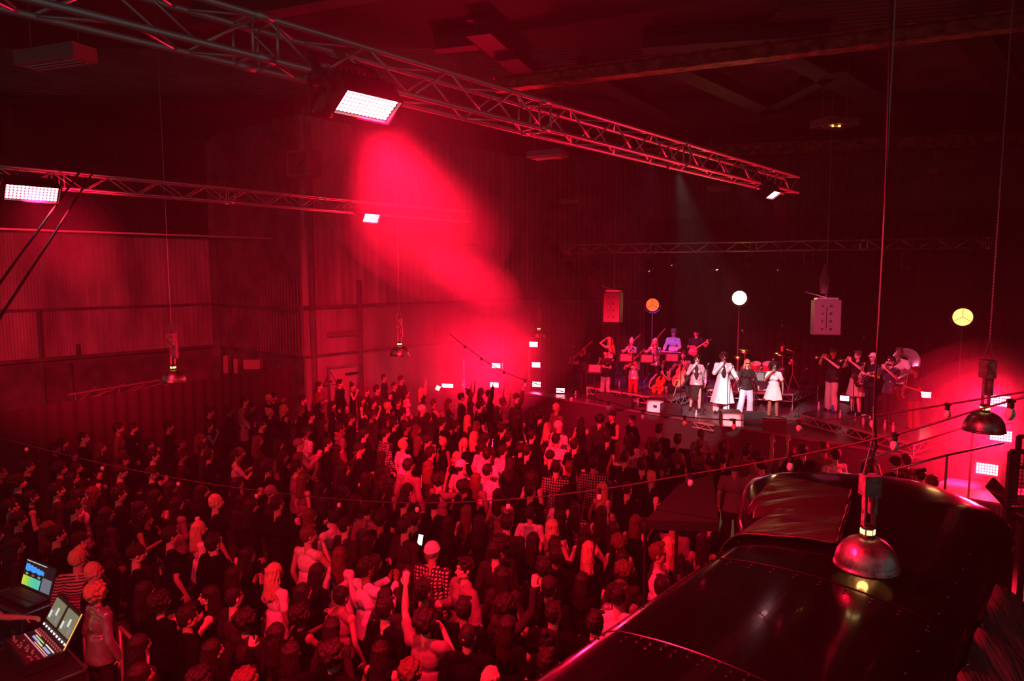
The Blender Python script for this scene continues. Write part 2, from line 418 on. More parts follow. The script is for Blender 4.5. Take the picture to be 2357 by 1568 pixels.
# lights hidden in the haze by the stage left corner: floor stacks
# ------------------------------------------------------------------ people
SKIN = [mat('skin light', (.62, .42, .34), .55), mat('skin tan', (.46, .29, .21), .55), mat('skin brown', (.24, .13, .09), .5), mat('skin dark', (.12, .065, .045), .5)]
EYE = mat('eye and brow', (.03, .02, .02), .4); LIP = mat('lips', (.38, .14, .13), .5)
CL = dict(k=mat('black cloth', (.005, .005, .0055), .8, bump=.3, bscale=9), d=mat('dark cloth', (.035, .026, .026), .85, bump=.3, bscale=9),
          r=mat('mid cloth', (.24, .16, .16), .85, bump=.4, bscale=9), p=mat('pale cloth', (.48, .42, .42), .85, bump=.4, bscale=9),
          w=mat('white cloth', (.78, .74, .74), .85, bump=.4, bscale=9))
HC_ = dict(d=mat('dark hair', (.02, .013, .01), .38, bump=.5, bscale=70, aniso=(1, 1, .15)), r=mat('brown hair', (.13, .06, .035), .4, bump=.5, bscale=70, aniso=(1, 1, .15)),
           b=mat('blonde hair', (.62, .42, .24), .42, bump=.5, bscale=70, aniso=(1, 1, .15)), g=mat('grey hair', (.5, .47, .45), .5, bump=.5, bscale=70))
def plaid(name, a, b, stripes=False):
    m = mat(name, a, .85); nt = m.node_tree; n = nt.nodes; L = nt.links
    tc = n.new('ShaderNodeTexCoord'); pr = None
    for ax in ([2] if stripes else [0, 2]):
        w = n.new('ShaderNodeTexWave'); w.bands_direction = 'XYZ'[ax]; w.inputs['Scale'].default_value = 7 if not stripes else 9
        L.new(tc.outputs['Object'], w.inputs[0]); r = n.new('ShaderNodeMath'); r.operation = 'GREATER_THAN'; r.inputs[1].default_value = .62
        L.new(w.outputs[1], r.inputs[0])
        if pr is None: pr = r
        else:
            x = n.new('ShaderNodeMath'); x.operation = 'MAXIMUM'; L.new(pr.outputs[0], x.inputs[0]); L.new(r.outputs[0], x.inputs[1]); pr = x
    mx = n.new('ShaderNodeMix'); mx.data_type = 'RGBA'; mx.inputs[6].default_value = (*a, 1); mx.inputs[7].default_value = (*b, 1)
    L.new(pr.outputs[0], mx.inputs[0]); L.new(mx.outputs[2], n['Principled BSDF'].inputs['Base Color']); return m
CL['x'] = plaid('plaid flannel', (.6, .5, .5), (.02, .015, .015)); CL['s'] = plaid('striped knit', (.5, .4, .4), (.03, .02, .02), True)
def sequins(name, c):
    m = mat(name, c, .25, .55); nt = m.node_tree; n = nt.nodes; L = nt.links
    tc = n.new('ShaderNodeTexCoord'); v = n.new('ShaderNodeTexVoronoi'); v.inputs['Scale'].default_value = 90
    nm = n.new('ShaderNodeBump'); nm.inputs['Strength'].default_value = 1; nm.inputs['Distance'].default_value = .02
    L.new(tc.outputs['Object'], v.inputs[0]); L.new(v.outputs['Color'], nm.inputs['Height']); L.new(nm.outputs[0], n['Principled BSDF'].inputs['Normal']); return m
CL['z'] = sequins('sequins', (.5, .42, .42)); SILVER = sequins('silver foil', (.8, .8, .82))
import numpy as np
def getco(me):
    a = np.empty(len(me.vertices) * 3); me.vertices.foreach_get('co', a); return a.reshape(-1, 3)
def ruffle(me, k, amp):
    co = getco(me); n = np.empty(co.size); me.vertices.foreach_get('normal', n); n = n.reshape(-1, 3)
    x, y, z = co[:, 0] * k[0], co[:, 1] * k[1], co[:, 2] * k[2]
    h = np.sin(x + 2.3 * np.sin(z * .7 + y)) * np.sin(y * 1.3 + 1.7 * np.sin(x * .9)) + .7 * np.sin(z * 1.1 + 1.9 * np.sin(x * .8 + y * .6))
    me.vertices.foreach_set('co', (co + n * (h * amp * .7)[:, None]).ravel()); me.update()
def blob_mesh(name, mb, mats, vox, smooth=2, fn=None, fac=.5, tris=3000):
    me = mb.mesh('tmp', mats[0]); o = bpy.data.objects.new('tmp', me); col.objects.link(o)
    r = o.modifiers.new('r', 'REMESH'); r.mode = 'VOXEL'; r.voxel_size = vox; r.use_smooth_shade = True
    s = o.modifiers.new('s', 'SMOOTH'); s.factor = fac; s.iterations = smooth
    dg = bpy.context.evaluated_depsgraph_get(); ne = bpy.data.meshes.new_from_object(o.evaluated_get(dg))
    bpy.data.objects.remove(o); bpy.data.meshes.remove(me); ne.name = name
    ne.materials.clear()
    for m in mats: ne.materials.append(m)
    if fn: fn(ne)
    o = bpy.data.objects.new('tmp', ne); col.objects.link(o); r = o.modifiers.new('d', 'DECIMATE'); r.ratio = min(1, tris / (2 * max(1, len(ne.polygons)))); r.use_collapse_triangulate = False
    dg = bpy.context.evaluated_depsgraph_get(); n2 = bpy.data.meshes.new_from_object(o.evaluated_get(dg)); bpy.data.objects.remove(o); bpy.data.meshes.remove(ne); ne = n2; ne.name = name
    ne.polygons.foreach_set('use_smooth', [True] * len(ne.polygons)); return ne
def sh(sx, f): return V((sx * (.155 if f else .18), 0, 1.405))
ARMS = dict(  # (elbow, wrist, hand direction, palm normal, curl) for the +x arm; mirrored for -x
    down=((.25, -.03, 1.13), (.26, .07, .90), (0, .2, -1), (-1, .1, 0), .5),
    chest=((.25, .02, 1.14), (.12, .27, 1.24), (-.7, .5, .5), (-.4, -.6, .3), 1.1),
    fold=((.25, .08, 1.15), (.03, .22, 1.17), (-1, .1, .1), (0, -1, 0), .6),
    up=((.30, .08, 1.62), (.30, .10, 1.88), (.05, .1, 1), (0, 1, 0), .35),
    clap=((.24, .16, 1.22), (.07, .36, 1.36), (-.3, .4, 1), (-1, 0, 0), .3),
    film=((.23, .22, 1.34), (.10, .36, 1.55), (-.1, .3, 1), (-.6, .6, 0), .9),
    point=((.22, .27, 1.38), (.20, .52, 1.42), (0, 1, .1), (0, 0, -1), .3),
    mouth=((.27, .10, 1.22), (.07, .20, 1.47), (-.5, -.1, .9), (-.6, -.6, 0), 1.2),
    hip=((.36, -.08, 1.18), (.22, .04, 1.00), (-.5, .3, -.8), (-1, 0, 0), .6),
    headtouch=((.34, .10, 1.55), (.13, .05, 1.72), (-.8, -.1, .5), (-.5, -.5, -.5), .7),
)
def arm(k, sx):
    e, w, d, n, c = ARMS[k] if isinstance(k, str) else k
    g = lambda a: V((a[0] * sx, a[1], a[2])); return g(e), g(w), g(d).normalized(), g(n).normalized(), c
def add_hand(mb, w, d, n, c, sx):
    n = (n - d * n.dot(d)).normalized(); s = n.cross(d) * sx
    R = Matrix((s, d, n)).transposed()
    mb.ell(w + d * .048, (.040, .052, .017), R, 10, 6)
    for off, l in ((-.031, .060), (-.0105, .074), (.0105, .080), (.031, .070)):
        b = w + d * .085 + s * off; d1 = (d * math.cos(c * .6) + n * math.sin(c * .6) + s * off * 3).normalized()
        m = b + d1 * l * .5; d2 = (d * math.cos(c * 1.5) + n * math.sin(c * 1.5) + s * off * 3).normalized()
        mb.tube([b - d * .02, b, m, m + d2 * l * .5], [.010, .0095, .009, .0075], 7); mb.ell(m + d2 * l * .5, .0075, nu=6, nv=4)
    b = w + d * .025 + s * .033; d1 = (d * .6 + s * .8 + n * .35).normalized(); m = b + d1 * .038
    d2 = (d * .9 + s * .3 + n * .5).normalized(); mb.tube([b - s * .012, b, m, m + d2 * .032], [.013, .012, .0105, .008], 7)
HEADC = V((0, 0, 1.55))
def head_M(h):
    if not h: return Matrix.Identity(4)
    return Matrix.Translation(HEADC) @ Euler((h[1], h[2] if len(h) > 2 else 0, h[0])).to_matrix().to_4x4() @ Matrix.Translation(-HEADC)
def add_head(mb, f, M, beard=False):
    t = MB(); j = .92 if f else 1
    t.ell((0, -.008, 1.662), (.074, .094, .098)); t.ell((0, .012, 1.64), (.066, .076, .08))
    t.ell((0, .028, 1.593), (.054 * j, .058, .056)); t.ell((0, .066, 1.557), (.026 * j, .02, .018))
    for s in (-1, 1):
        t.ell((s * .036, .052, 1.618), (.024, .026, .024)); t.ell((s * .076, -.004, 1.632), (.009, .02, .032)); t.ell((s * .048 * j, .01, 1.578), (.018, .04, .028))
    t.tube([(0, .084, 1.652), (0, .098, 1.632), (0, .109, 1.612)], [.009, .011, .0145], 8); t.ell((0, .104, 1.610), (.017, .012, .009))
    t.tube([(-.04, .07, 1.668), (-.02, .083, 1.673), (.02, .083, 1.673), (.04, .07, 1.668)], .011, 8)
    t.ell((0, .084, 1.590), (.024, .013, .0065)); t.ell((0, .082, 1.580), (.021, .013, .0075))
    mb.add(t.v, t.f, M)
def torso(mb, f, g=0.0, lo=.88, wide=0.0):
    if f:
        mb.ell((0, 0, .95), (.158 + g, .112 + g, .125)); mb.ell((0, .0, 1.10), (.112 + g, .082 + g, .13)); mb.ell((0, .0, 1.28), (.132 + g, .092 + g, .14))
        for s in (-1, 1): mb.ell((s * .06, .075 + g, 1.265), (.055, .052, .055))
    else:
        mb.ell((0, 0, .95), (.148 + g, .112 + g, .125)); mb.ell((0, .0, 1.10), (.136 + g, .097 + g, .14)); mb.ell((0, .005, 1.28), (.160 + g, .112 + g, .15))
        mb.ell((0, .04, 1.30), (.12 + g, .08 + g, .09))
    w = .115 if f else .135
    mb.cap((-w, 0, 1.40), (w, 0, 1.40), .052 + g, .052 + g)
    mb.cap((-.06, -.012, 1.425), (.06, -.012, 1.425), .05 + g * .6, .05 + g * .6)
    if wide: mb.lathe([(0, 1.15), (.13 + g, 1.15), (.15 + g + wide * .3, 1.0), (.165 + g + wide, lo), (0, lo)], Matrix.Scale(.78, 4, (0, 1, 0)), 20)
def leg_joints(pose, f):
    lg = pose.get('legs')
    if lg: return lg
    return (((-.095, .015, .50), (-.115, -.02, .09), (-.05, 1, 0)), ((.095, .015, .50), (.115, -.02, .09), (.05, 1, 0)))
def person_mesh(kind, pose, f, opt='', vox=None, mats=None):
    mb = MB(); M = head_M(pose.get('head'))
    arms = [arm(pose['L'], -1), arm(pose['R'], 1)]; lj = leg_joints(pose, f)
    bw = 1 if not f else .86
    if kind == 'body':
        torso(mb, f); mb.cap((0, -.014, 1.42), M @ V((0, -.004, 1.575)), .054 * bw, .05 * bw); add_head(mb, f, M)
        for sx, (e, w, d, n, c) in zip((-1, 1), arms):
            s = sh(sx, f); mb.ell(s, (.055 * bw, .058, .062)); mb.cap(s, e, .049 * bw, .036 * bw)
            mid = e.lerp(w, .3); mb.tube([e, mid, w], [.036 * bw, .039 * bw, .024 * bw], 10); mb.ell(e, .036 * bw, nu=8, nv=6); mb.cap(w, w + d * .03, .024 * bw, .026 * bw)
            add_hand(mb, w, d, n, c, sx)
        for sx, (k, a, t) in zip((-1, 1), lj):
            k = V(k); a = V(a); h = V((sx * .085, 0, .90)); t = V(t).normalized()
            mb.cap(h, k, .082 * (1.04 if f else 1), .054); mb.tube([k, k.lerp(a, .3), a], [.052, .056, .034], 10); mb.ell(a, .036)
            mb.cap(a + t * -.02 - UP * .045, a + t * .13 - UP * .06, .034, .028)
        hc = M @ V((0, 0, 1.62))
        def fn(me):
            Mi = np.array(M.inverted()); co = getco(me); p = co @ Mi[:3, :3].T + Mi[:3, 3]
            q = np.stack([np.abs(p[:, 0]) - .031, (p[:, 1] - .082) * .6, p[:, 2] - 1.652], 1)
            m = np.exp(-(q ** 2).sum(1) / .013 ** 2) * (p[:, 1] > .05) * .010
            fw = np.array(M.to_3x3() @ V((0, 1, 0))); co -= m[:, None] * fw; me.vertices.foreach_set('co', co.ravel())
            if len(me.materials) > 1:
                c = np.empty(len(me.polygons) * 3); me.update(); me.polygons.foreach_get('center', c); c = c.reshape(-1, 3); p = c @ Mi[:3, :3].T + Mi[:3, 3]
                ax = np.abs(p[:, 0]); z = p[:, 2]; fr = (p[:, 1] > .05)
                ey = fr & (((ax > .018) & (ax < .043) & (np.abs(z - 1.6535) < .0055)) | ((ax > .013) & (ax < .048) & (np.abs(z - (1.676 - np.abs(ax - .03) * .2)) < .004)))
                li = (p[:, 1] > .078) & (ax < .022) & (np.abs(z - 1.5855) < .0075)
                me.polygons.foreach_set('material_index', (ey * 1 + li * 2).astype(np.int32))
        return blob_mesh('person_body', mb, mats or [SKIN[0], EYE, LIP], vox or .0072, 2, fn, tris=9000)
    if kind == 'shirt':
        slv = opt[0]; g = .014 if slv != 'j' else .022; lo = .84
        torso(mb, f, g, lo, .0 if f and slv == 't' else .02)
        for sx, (e, w, d, n, c) in zip((-1, 1), arms):
            s = sh(sx, f)
            if slv == 't': continue
            mb.ell(s, (.06 * bw + g * .6, .062 + g * .4, .062 + g * .5))
            if slv == 's': q = s.lerp(e, .58); mb.cap(s, q, .053 * bw + g, .050 * bw + g); continue
            mb.cap(s, e, .050 * bw + g, .042 * bw + g); mb.tube([e, e.lerp(w, .5), w - (w - e).normalized() * .01], [.042 * bw + g, .042 * bw + g, .034 * bw + g * .8], 10); mb.ell(e, .042 * bw + g)
            mb.ell(w - (w - e).normalized() * .015, .033 * bw + g * .8, nu=10, nv=6)
        if slv == 'j': mb.cap((-.055, -.03, 1.46), (.055, -.03, 1.46), .045, .045); mb.ell((-.07, .06, 1.40), (.03, .04, .09)); mb.ell((.07, .06, 1.40), (.03, .04, .09))
        if slv == 'h': mb.ell((0, -.085, 1.43), (.10, .055, .06))
        def fn(me):
            ruffle(me, (11, 11, 16), .006); ruffle(me, (26, 26, 34), .003)
        return blob_mesh('shirt', mb, mats or [CL['k']], vox or .012, 2, fn, tris=3600)
    if kind == 'trousers':
        ex = .012 if opt != 'wide' else .03
        mb.ell((0, 0, .95), (.165, .125, .12))
        for sx, (k, a, t) in zip((-1, 1), lj):
            k = V(k); a = V(a); h = V((sx * .085, 0, .90))
            mb.cap(h, k, .088 + ex * .5, .062 + ex); mb.cap(k, a.lerp(k, .02), .062 + ex, .05 + ex * 1.6)
        def fn(me):
            ruffle(me, (11, 11, 14), .007)
        return blob_mesh('trousers', mb, mats or [CL['k']], vox or .014, 2, fn, tris=1800)
    if kind == 'shoes':
        out = []
        for sx, (k, a, t) in zip((-1, 1), lj):
            mb = MB(); a = V(a); t = V(t).normalized()
            mb.cap(a - t * .03 - UP * .04, a + t * .15 - UP * .05, .042, .036); mb.cap(a, a - UP * .03, .045, .045); out.append(blob_mesh('shoe', mb, mats or [CL['k']], .01, 1, tris=500))
        return out
SKIRTP = [(0, 1.02), (.15, 1.02), (.19, .9), (.25, .62), (.24, .62), (0, .9)]
def skull(t, g=.012, back=.018): t.ell((0, -back, 1.672), (.074 + g, .090 + g, .094 + g)); t.ell((0, -.035, 1.63), (.072 + g * .6, .06 + g, .07))
_rh = random.Random(3)
def hair_mesh(k):
    t = MB(); R = _rh; vox = .007; sm = 1
    def strands(n, a0, a1, zt, zb, wig, r, out=1.0, fwd=0):
        for i in range(n):
            a = math.radians(a0 + (a1 - a0) * i / (n - 1)) - PI / 2; ph = R.uniform(0, 6); L = zb + R.uniform(-.04, .04)
            pts = []
            for j in range(9):
                u = j / 8; z = zt + (L - zt) * u; rr = (.078 + .03 * u * out + wig * math.sin(u * 11 + ph))
                pts.append((math.cos(a) * rr * .95, math.sin(a) * rr * 1.08 - .02 - .02 * u + wig * math.cos(u * 9 + ph), z))
            t.tube(pts, [r] * 7 + [r * .8, r * .4], 6)
    if k == 's': skull(t, .013); [t.ell((R.uniform(-.06, .06), R.uniform(-.07, .06), 1.745 + R.uniform(0, .012)), (.022, .022, .015), nu=8, nv=6) for _ in range(24)]
    elif k == 'b': skull(t, .004, .012)
    elif k == 'q': skull(t, .012); [t.ell((R.uniform(-.05, .05), R.uniform(-.01, .075), 1.765 + R.uniform(0, .02)), (.02, .02, .018), nu=8, nv=6) for _ in range(22)]
    elif k in 'lwf':
        skull(t, .014); wg = .004 if k == 'l' else .012; strands(24, -104, 104, 1.70, 1.33 if k != 'f' else 1.24, wg, .013 if k == 'l' else .012, .85)
        strands(16, -95, 95, 1.72, 1.46, wg, .016, .6)
    elif k == 'u': skull(t, .011); t.ell((0, -.09, 1.77), (.042, .042, .038)); [t.ell((R.uniform(-.03, .03), -.09 + R.uniform(-.03, .03), 1.78 + R.uniform(-.01, .02)), .016, nu=8, nv=6) for _ in range(8)]
    elif k == 't':
        skull(t, .011)
        for i in range(9): a = R.uniform(-.02, .02); t.tube([(a * .3, -.09, 1.72), (a, -.15, 1.70), (a * 1.4, -.16, 1.60), (a * 1.8, -.135, 1.42 + R.uniform(-.04, .04))], [.012, .016, .016, .006], 6)
    elif k == 'c':
        skull(t, .02)
        for _ in range(110):
            v = V((R.gauss(0, 1), R.gauss(-.25, 1), R.gauss(.45, .8))).normalized()
            if v.y > .45 and v.z < .55: continue
            t.ell(V((0, -.02, 1.67)) + V((v.x * .105, v.y * .115, v.z * .105)), R.uniform(.016, .03), nu=8, nv=6)
    elif k == 'a':
        for _ in range(260):
            v = V((R.gauss(0, 1), R.gauss(-.3, 1), R.gauss(.25, .9))).normalized()
            if v.y > .35 and v.z < .5: continue
            t.ell(V((0, -.03, 1.65)) + V((v.x * .155, v.y * .15, v.z * .15 - .01)), R.uniform(.02, .034), nu=8, nv=6)
        skull(t, .04, .04)
    elif k == 'k':
        t.ell((0, -.016, 1.685), (.090, .106, .098)); t.tube([V((math.cos(a) * .086, math.sin(a) * .1 - .01, 1.675 + math.sin(a) * .012)) for a in [i * PI / 12 for i in range(25)]], .012, 8)
    elif k == 'p':
        t.ell((0, -.012, 1.692), (.088, .103, .085)); t.add(*_brim())
    elif k == 'h':   # brimmed hat
        t.lathe([(0, 1.80), (.07, 1.80), (.088, 1.78), (.09, 1.712), (.155, 1.706), (.155, 1.698), (0, 1.698)], Matrix.Translation((0, -.01, 0)), 24); sm = 0
    def fn(me):
        if k in 'kph': return
        ruffle(me, (70, 70, 14 if k in 'lwft' else 60), .004)
    return blob_mesh({'k': 'beanie', 'p': 'cap', 'h': 'hat'}.get(k, 'hair'), t, [HC_['d']], vox, sm, fn, tris=4000 if k in 'lwfca' else 2000)
def _brim():
    vs = []; fs = []
    for z in (0, -.006):
        for i in range(9):
            a = PI * i / 8
            vs.append((math.cos(a) * .078, .05, 1.690 + z)); vs.append((math.cos(a) * .074, .06 + math.sin(a) * .115, 1.682 + z - math.sin(a) * .01))
    for i in range(8): a = 2 * i; fs += [(a, a + 1, a + 3, a + 2), (18 + a, 18 + a + 2, 18 + a + 3, 18 + a + 1), (a + 1, 18 + a + 1, 18 + a + 3, a + 3)]
    return vs, fs
CACHE = {}
def cached(key, fn):
    if key not in CACHE: CACHE[key] = fn()
    return CACHE[key]
def child(name, me, parent, m=None, M=None):
    o = bpy.data.objects.new(name, me); col.objects.link(o); o.parent = parent
    if m is not None: paint(o, m)
    if M is not None: o.matrix_local = M
    return o
def tinted(name, rough, bump=0.0, bscale=9, aniso=None, spec=.05):
    m = mat(name, (.5, .5, .5), rough, spec=spec, bump=bump, bscale=bscale, aniso=aniso); n = m.node_tree.nodes; oi = n.new('ShaderNodeObjectInfo')
    m.node_tree.links.new(oi.outputs['Color'], n['Principled BSDF'].inputs['Base Color']); return m
TSKIN = tinted('skin', .55, spec=.4); TCLOTH = tinted('cloth', .85, .35); THAIR = tinted('hair', .42, .8, 70, (1, 1, .15), .3)
def paint(o, m):
    """plain tints ride on the object colour so that copies share one mesh; patterned cloth gets its own copy of the mesh"""
    base = TSKIN if m in SKIN else (THAIR if m in HC_.values() else (None if m in (CL['x'], CL['s'], CL['z'], SILVER) else TCLOTH))
    if base is None:
        o.data = cached((o.data.name, m.name), lambda: swapped(o.data, m))
    else:
        o.color = m.node_tree.nodes['Principled BSDF'].inputs['Base Color'].default_value
        o.data = cached((o.data.name, base.name), lambda: swapped(o.data, base))
def swapped(me, m):
    if me.materials[0] == m: return me
    c = me.copy(); c.materials[0] = m; return c
# crowd poses: (left arm, right arm, head (yaw, pitch))
POSES = {'0': ('down', 'down', None), '1': ('down', 'chest', (0, .08)), '2': ('down', 'up', (0, .1)), '3': ('clap', 'clap', (0, .06)), '4': ('down', 'film', None),
         '5': ('fold', 'fold', (0, .05)), '6': ('up', 'up', (0, .12)), '7': ('fold', 'point', None), '8': ('down', 'mouth', (-.5, -.05)), '9': ('down', 'down', (.5, .05)), 'A': ('up', 'mouth', (.1, .15))}
def pose_of(k): L, R, h = POSES[k]; return dict(L=L, R=R, head=h)
def crowd_person(loc, yaw, s, f, hair, hc, top, slv, ps, skin, label, group, low='k'):
    t = empty('person', loc, label, 'person', group, (0, 0, yaw), s)
    P = pose_of(ps); body = child('body', cached(('b', ps, f), lambda: person_mesh('body', P, f)), t, SKIN[skin])
    child({'j': 'jacket', 'h': 'hooded_top', 't': 'tank_top'}.get(slv, 'shirt'), cached(('s', ps, f, slv), lambda: person_mesh('shirt', P, f, slv)), t, CL[top])
    child('trousers', cached(('t', f), lambda: person_mesh('trousers', P, f)), t, CL[low])
    hm = cached(('h', hair), lambda: hair_mesh(hair)); M = head_M(P['head'])
    m = HC_[hc] if hair not in 'kp' else CL[{'d': 'd', 'b': 'w', 'r': 'r', 'g': 'p'}[hc]]
    child({'k': 'beanie', 'p': 'cap'}.get(hair, 'hair'), hm, t, m, M)
    if hair == 'p': child('hair', cached(('h', 'b'), lambda: hair_mesh('b')), t, HC_['d'], M)
    return t
# ------------------------------------------------------------------ the stage
ZD = 1.0; ZR = 1.35; ZK = 1.45
def face(d): return math.atan2(d[1], d[0]) - PI / 2
DECK = mat('stage deck', (.10, .09, .095), .32, bump=.1, bscale=18, var=.35, vscale=3)
SKIRT = mat('stage skirt', (.02, .018, .02), .85)
F0 = PZ(1205, 903, ZD); F1 = PZ(2184, 1062, ZD); sd = (F1 - F0).normalized()
bk0 = F0 + A * 5.4 + sd * .5; bk1 = F1 + A * 7.0 + sd * 2
t = empty('stage_platform', (F0.x, F0.y, 0), 'large black stage platform carrying the band and its risers', 'stage')
loc2 = lambda p: (p.x - F0.x, p.y - F0.y)
poly = [loc2(p) for p in (F0, F1, F1 + A * 3 + sd * .6, bk1, bk0)]
mb = MB(); mb.prism(poly, ZD - .06, ZD); mb.build('deck', DECK, t)
mb = MB(); mb.prism([(x * .995 + .02, y * .995 + .03) for x, y in poly], .02, ZD - .06); mb.build('skirt', SKIRT, t)
mb = MB()
for i in range(8):
    a = F0.lerp(F1, i / 8) - V((F0.x, F0.y, 0)); mb.bar(a + UP * .004 - UP * 0, a + A * 4.6 + UP * .004, .012, .006)
for k in (1.2, 2.4, 3.6): mb.bar(A * k + UP * (ZD + .004), (F1 - F0) + A * k + UP * (ZD + .004), .012, .006)
mb.build('deck_joint', mat('joint line', (.01, .01, .01), .7), t)
# back drape and masking drapes
def drape(name, p, q, z0, z1, label, fold=.22, dep=.05, m=DRAPE):
    d = q - p; d.z = 0; L = d.length; d.normalize(); n = V((d.y, -d.x, 0)); k = int(L / fold) * 4; vs = []
    for i in range(k + 1):
        x = L * i / k; o = V((p.x, p.y, 0)) + d * x + n * (dep * math.sin(i * PI / 2 + .6 * math.sin(i * .31)))
        for z in (z0, (z0 + z1) / 2, z1): vs.append((o.x, o.y, z))
    mb = MB(); mb.add(vs, [(3 * i + j, 3 * i + 3 + j, 3 * i + 4 + j, 3 * i + 1 + j) for i in range(k) for j in (0, 1)])
    return tag(mb.build(name, m, None, True), label, 'drape')
nb = V((S.y, -S.x, 0)) * (1 if S.x * 0 + (-S.x) < 0 else -1)
q0 = on_line(1492, w3, w3 + S) + nb * .5; drape('stage_drape', q0, q0 + S * 16, .9, 7.4, 'tall black backdrop drape hanging behind the band', .3, .07)
g0 = PZ(-40, 955, 2.4); g1 = PZ(146, 928, 2.4); g2 = PZ(672, 841, 2.4)
gd = (g2 - g0).normalized(); nn = V((gd.y, -gd.x, 0))
drape('side_drape', g0 - gd * 2, g2, .02, 2.4, 'long low black drape masking the side of the crowd below the corrugated wall', .3, .05, mat('masking drape', (.05, .03, .03), .9))
def riser(px, z, zb, label, legs=True):
    P = [PZ(x, y, z) for x, y in px]; c = sum(P, V()) / len(P); c.z = zb
    t = empty('stage_riser', c, label, 'riser', 'aluminium-edged risers on the stage')
    Q = [p - c for p in P]; mb = MB(); mb.prism([(q.x, q.y) for q in Q][::-1], z - zb - .05, z - zb); mb.build('deck_top', DECK, t)
    n = len(Q)
    for i in range(n):
        a, b = Q[i], Q[(i + 1) % n]; h = z - zb; mb = MB()
        mb.bar(V((a.x, a.y, h - .03)), V((b.x, b.y, h - .03)), .035, .06); lo = max(.03, h - .24); mb.bar(V((a.x, a.y, lo)), V((b.x, b.y, lo)), .03, .03)
        k = max(2, int((b - a).length / .22))
        for j in range(k):
            u, v = j / k, (j + 1) / k; s0, s1 = (h - .05, lo) if j % 2 == 0 else (lo, h - .05)
            A1 = a.lerp(b, u); B1 = a.lerp(b, v); mb.tube([(A1.x, A1.y, s0), (B1.x, B1.y, s1)], .012, 5)
        mb.build('edge_frame', TR, t)
        if legs:
            mb = MB(); mb.tube([(a.x, a.y, h), (a.x, a.y, 0)], .024, 8); mb.build('leg', ALU, t)
    return t
riser([(1352, 890), (1545, 920), (1597, 903), (1480, 868), (1390, 862)], ZR, ZD, 'low stage riser under the string players')
riser([(1628, 896), (1825, 907), (1883, 885), (1790, 858), (1640, 862)], ZK, ZD, 'stage riser under the drum kit')
riser([(1843, 953), (2104, 1021), (2178, 995), (1925, 925)], ZR, ZD, 'long stage riser under the brass players')
riser([(1595, 968), (1642, 977), (1656, 968), (1608, 960)], .97, .75, 'small white-edged step platform at the stage front', False)
riser([(1500, 862), (1610, 880), (1680, 862), (1560, 848)], ZK, ZD, 'rear stage riser under the keyboard and guitar players')

# instruments, each built at its own origin
WOOD = mat('varnished wood', (.42, .13, .03), .3, coat=.5); WOODP = mat('pale red wood', (.62, .25, .16), .3, coat=.5); BRASS = mat('brass', (.85, .55, .18), .25, 1.0); CHROME = mat('chrome', (.8, .8, .82), .3, .7)
STRING = mat('string', (.6, .6, .6), .3, .8)
def place(o, M): o.matrix_world = M; return o
def fiddle(name, L, wood, M, label, cat, ribs=.18):
    """violin family: origin at the tail, neck along +Y, front along +Z; L is the body length"""
    t = empty(name, (0, 0, 0), label, cat); out = []
    for i in range(33):
        u = i / 32; w = .30 * (math.sin(PI * min(1, u * 1.02)) ** .42) * (1 - .34 * math.exp(-((u - .56) / .11) ** 2)) * (1 - .20 * u); out.append((w * L, u * L))
    pl = [(x, y) for x, y in out] + [(-x, y) for x, y in reversed(out)]
    mb = MB(); mb.prism(pl, -ribs * L / 2, ribs * L / 2); mb.build('body', wood, t)
    mb = MB(); mb.bar((0, L * .75, ribs * L * .6), (0, L * 1.62, ribs * L * .6), .07 * L, .03 * L); mb.bar((0, L * 1.62, ribs * L * .5), (0, L * 1.85, ribs * L * .3), .05 * L, .07 * L); mb.ell((0, L * 1.88, ribs * L * .3), .045 * L, nu=8, nv=6); mb.build('neck', BLACKG, t)
    mb = MB(); mb.box((0, L * .36, ribs * L * .62), (.14 * L, .015 * L, .1 * L)); mb.bar((0, .02, ribs * L * .6), (0, L * .26, ribs * L * .62), .07 * L, .02 * L); mb.build('bridge', BLACKG, t)
    mb = MB()
    for s in (-1, 1): mb.tube([(s * .13 * L, L * .30, ribs * L / 2 + .003), (s * .10 * L, L * .37, ribs * L / 2 + .004), (s * .11 * L, L * .44, ribs * L / 2 + .003)], .012 * L, 5)
    mb.build('sound_hole', BLACK, t)
    place(t, M); return t
def bow(p, q, label):
    mb = MB(); mb.tube([p, V(p).lerp(V(q), .5) + UP * .01, q], .006, 5); mb.bar(V(p) - UP * .025, V(q) - UP * .012, .008, .003); mb.box(V(p).lerp(V(q), .04) - UP * .012, (.02, .02, .025))
    return tag(mb.build('bow', mat('bow wood', (.5, .25, .15), .4)), label, 'bow')
def frameM(o, y, z):
    y = V(y).normalized(); z = V(z); z = (z - y * z.dot(y)).normalized(); x = y.cross(z)
    M = Matrix((x, y, z)).transposed().to_4x4(); M.translation = V(o); return M
PF = []
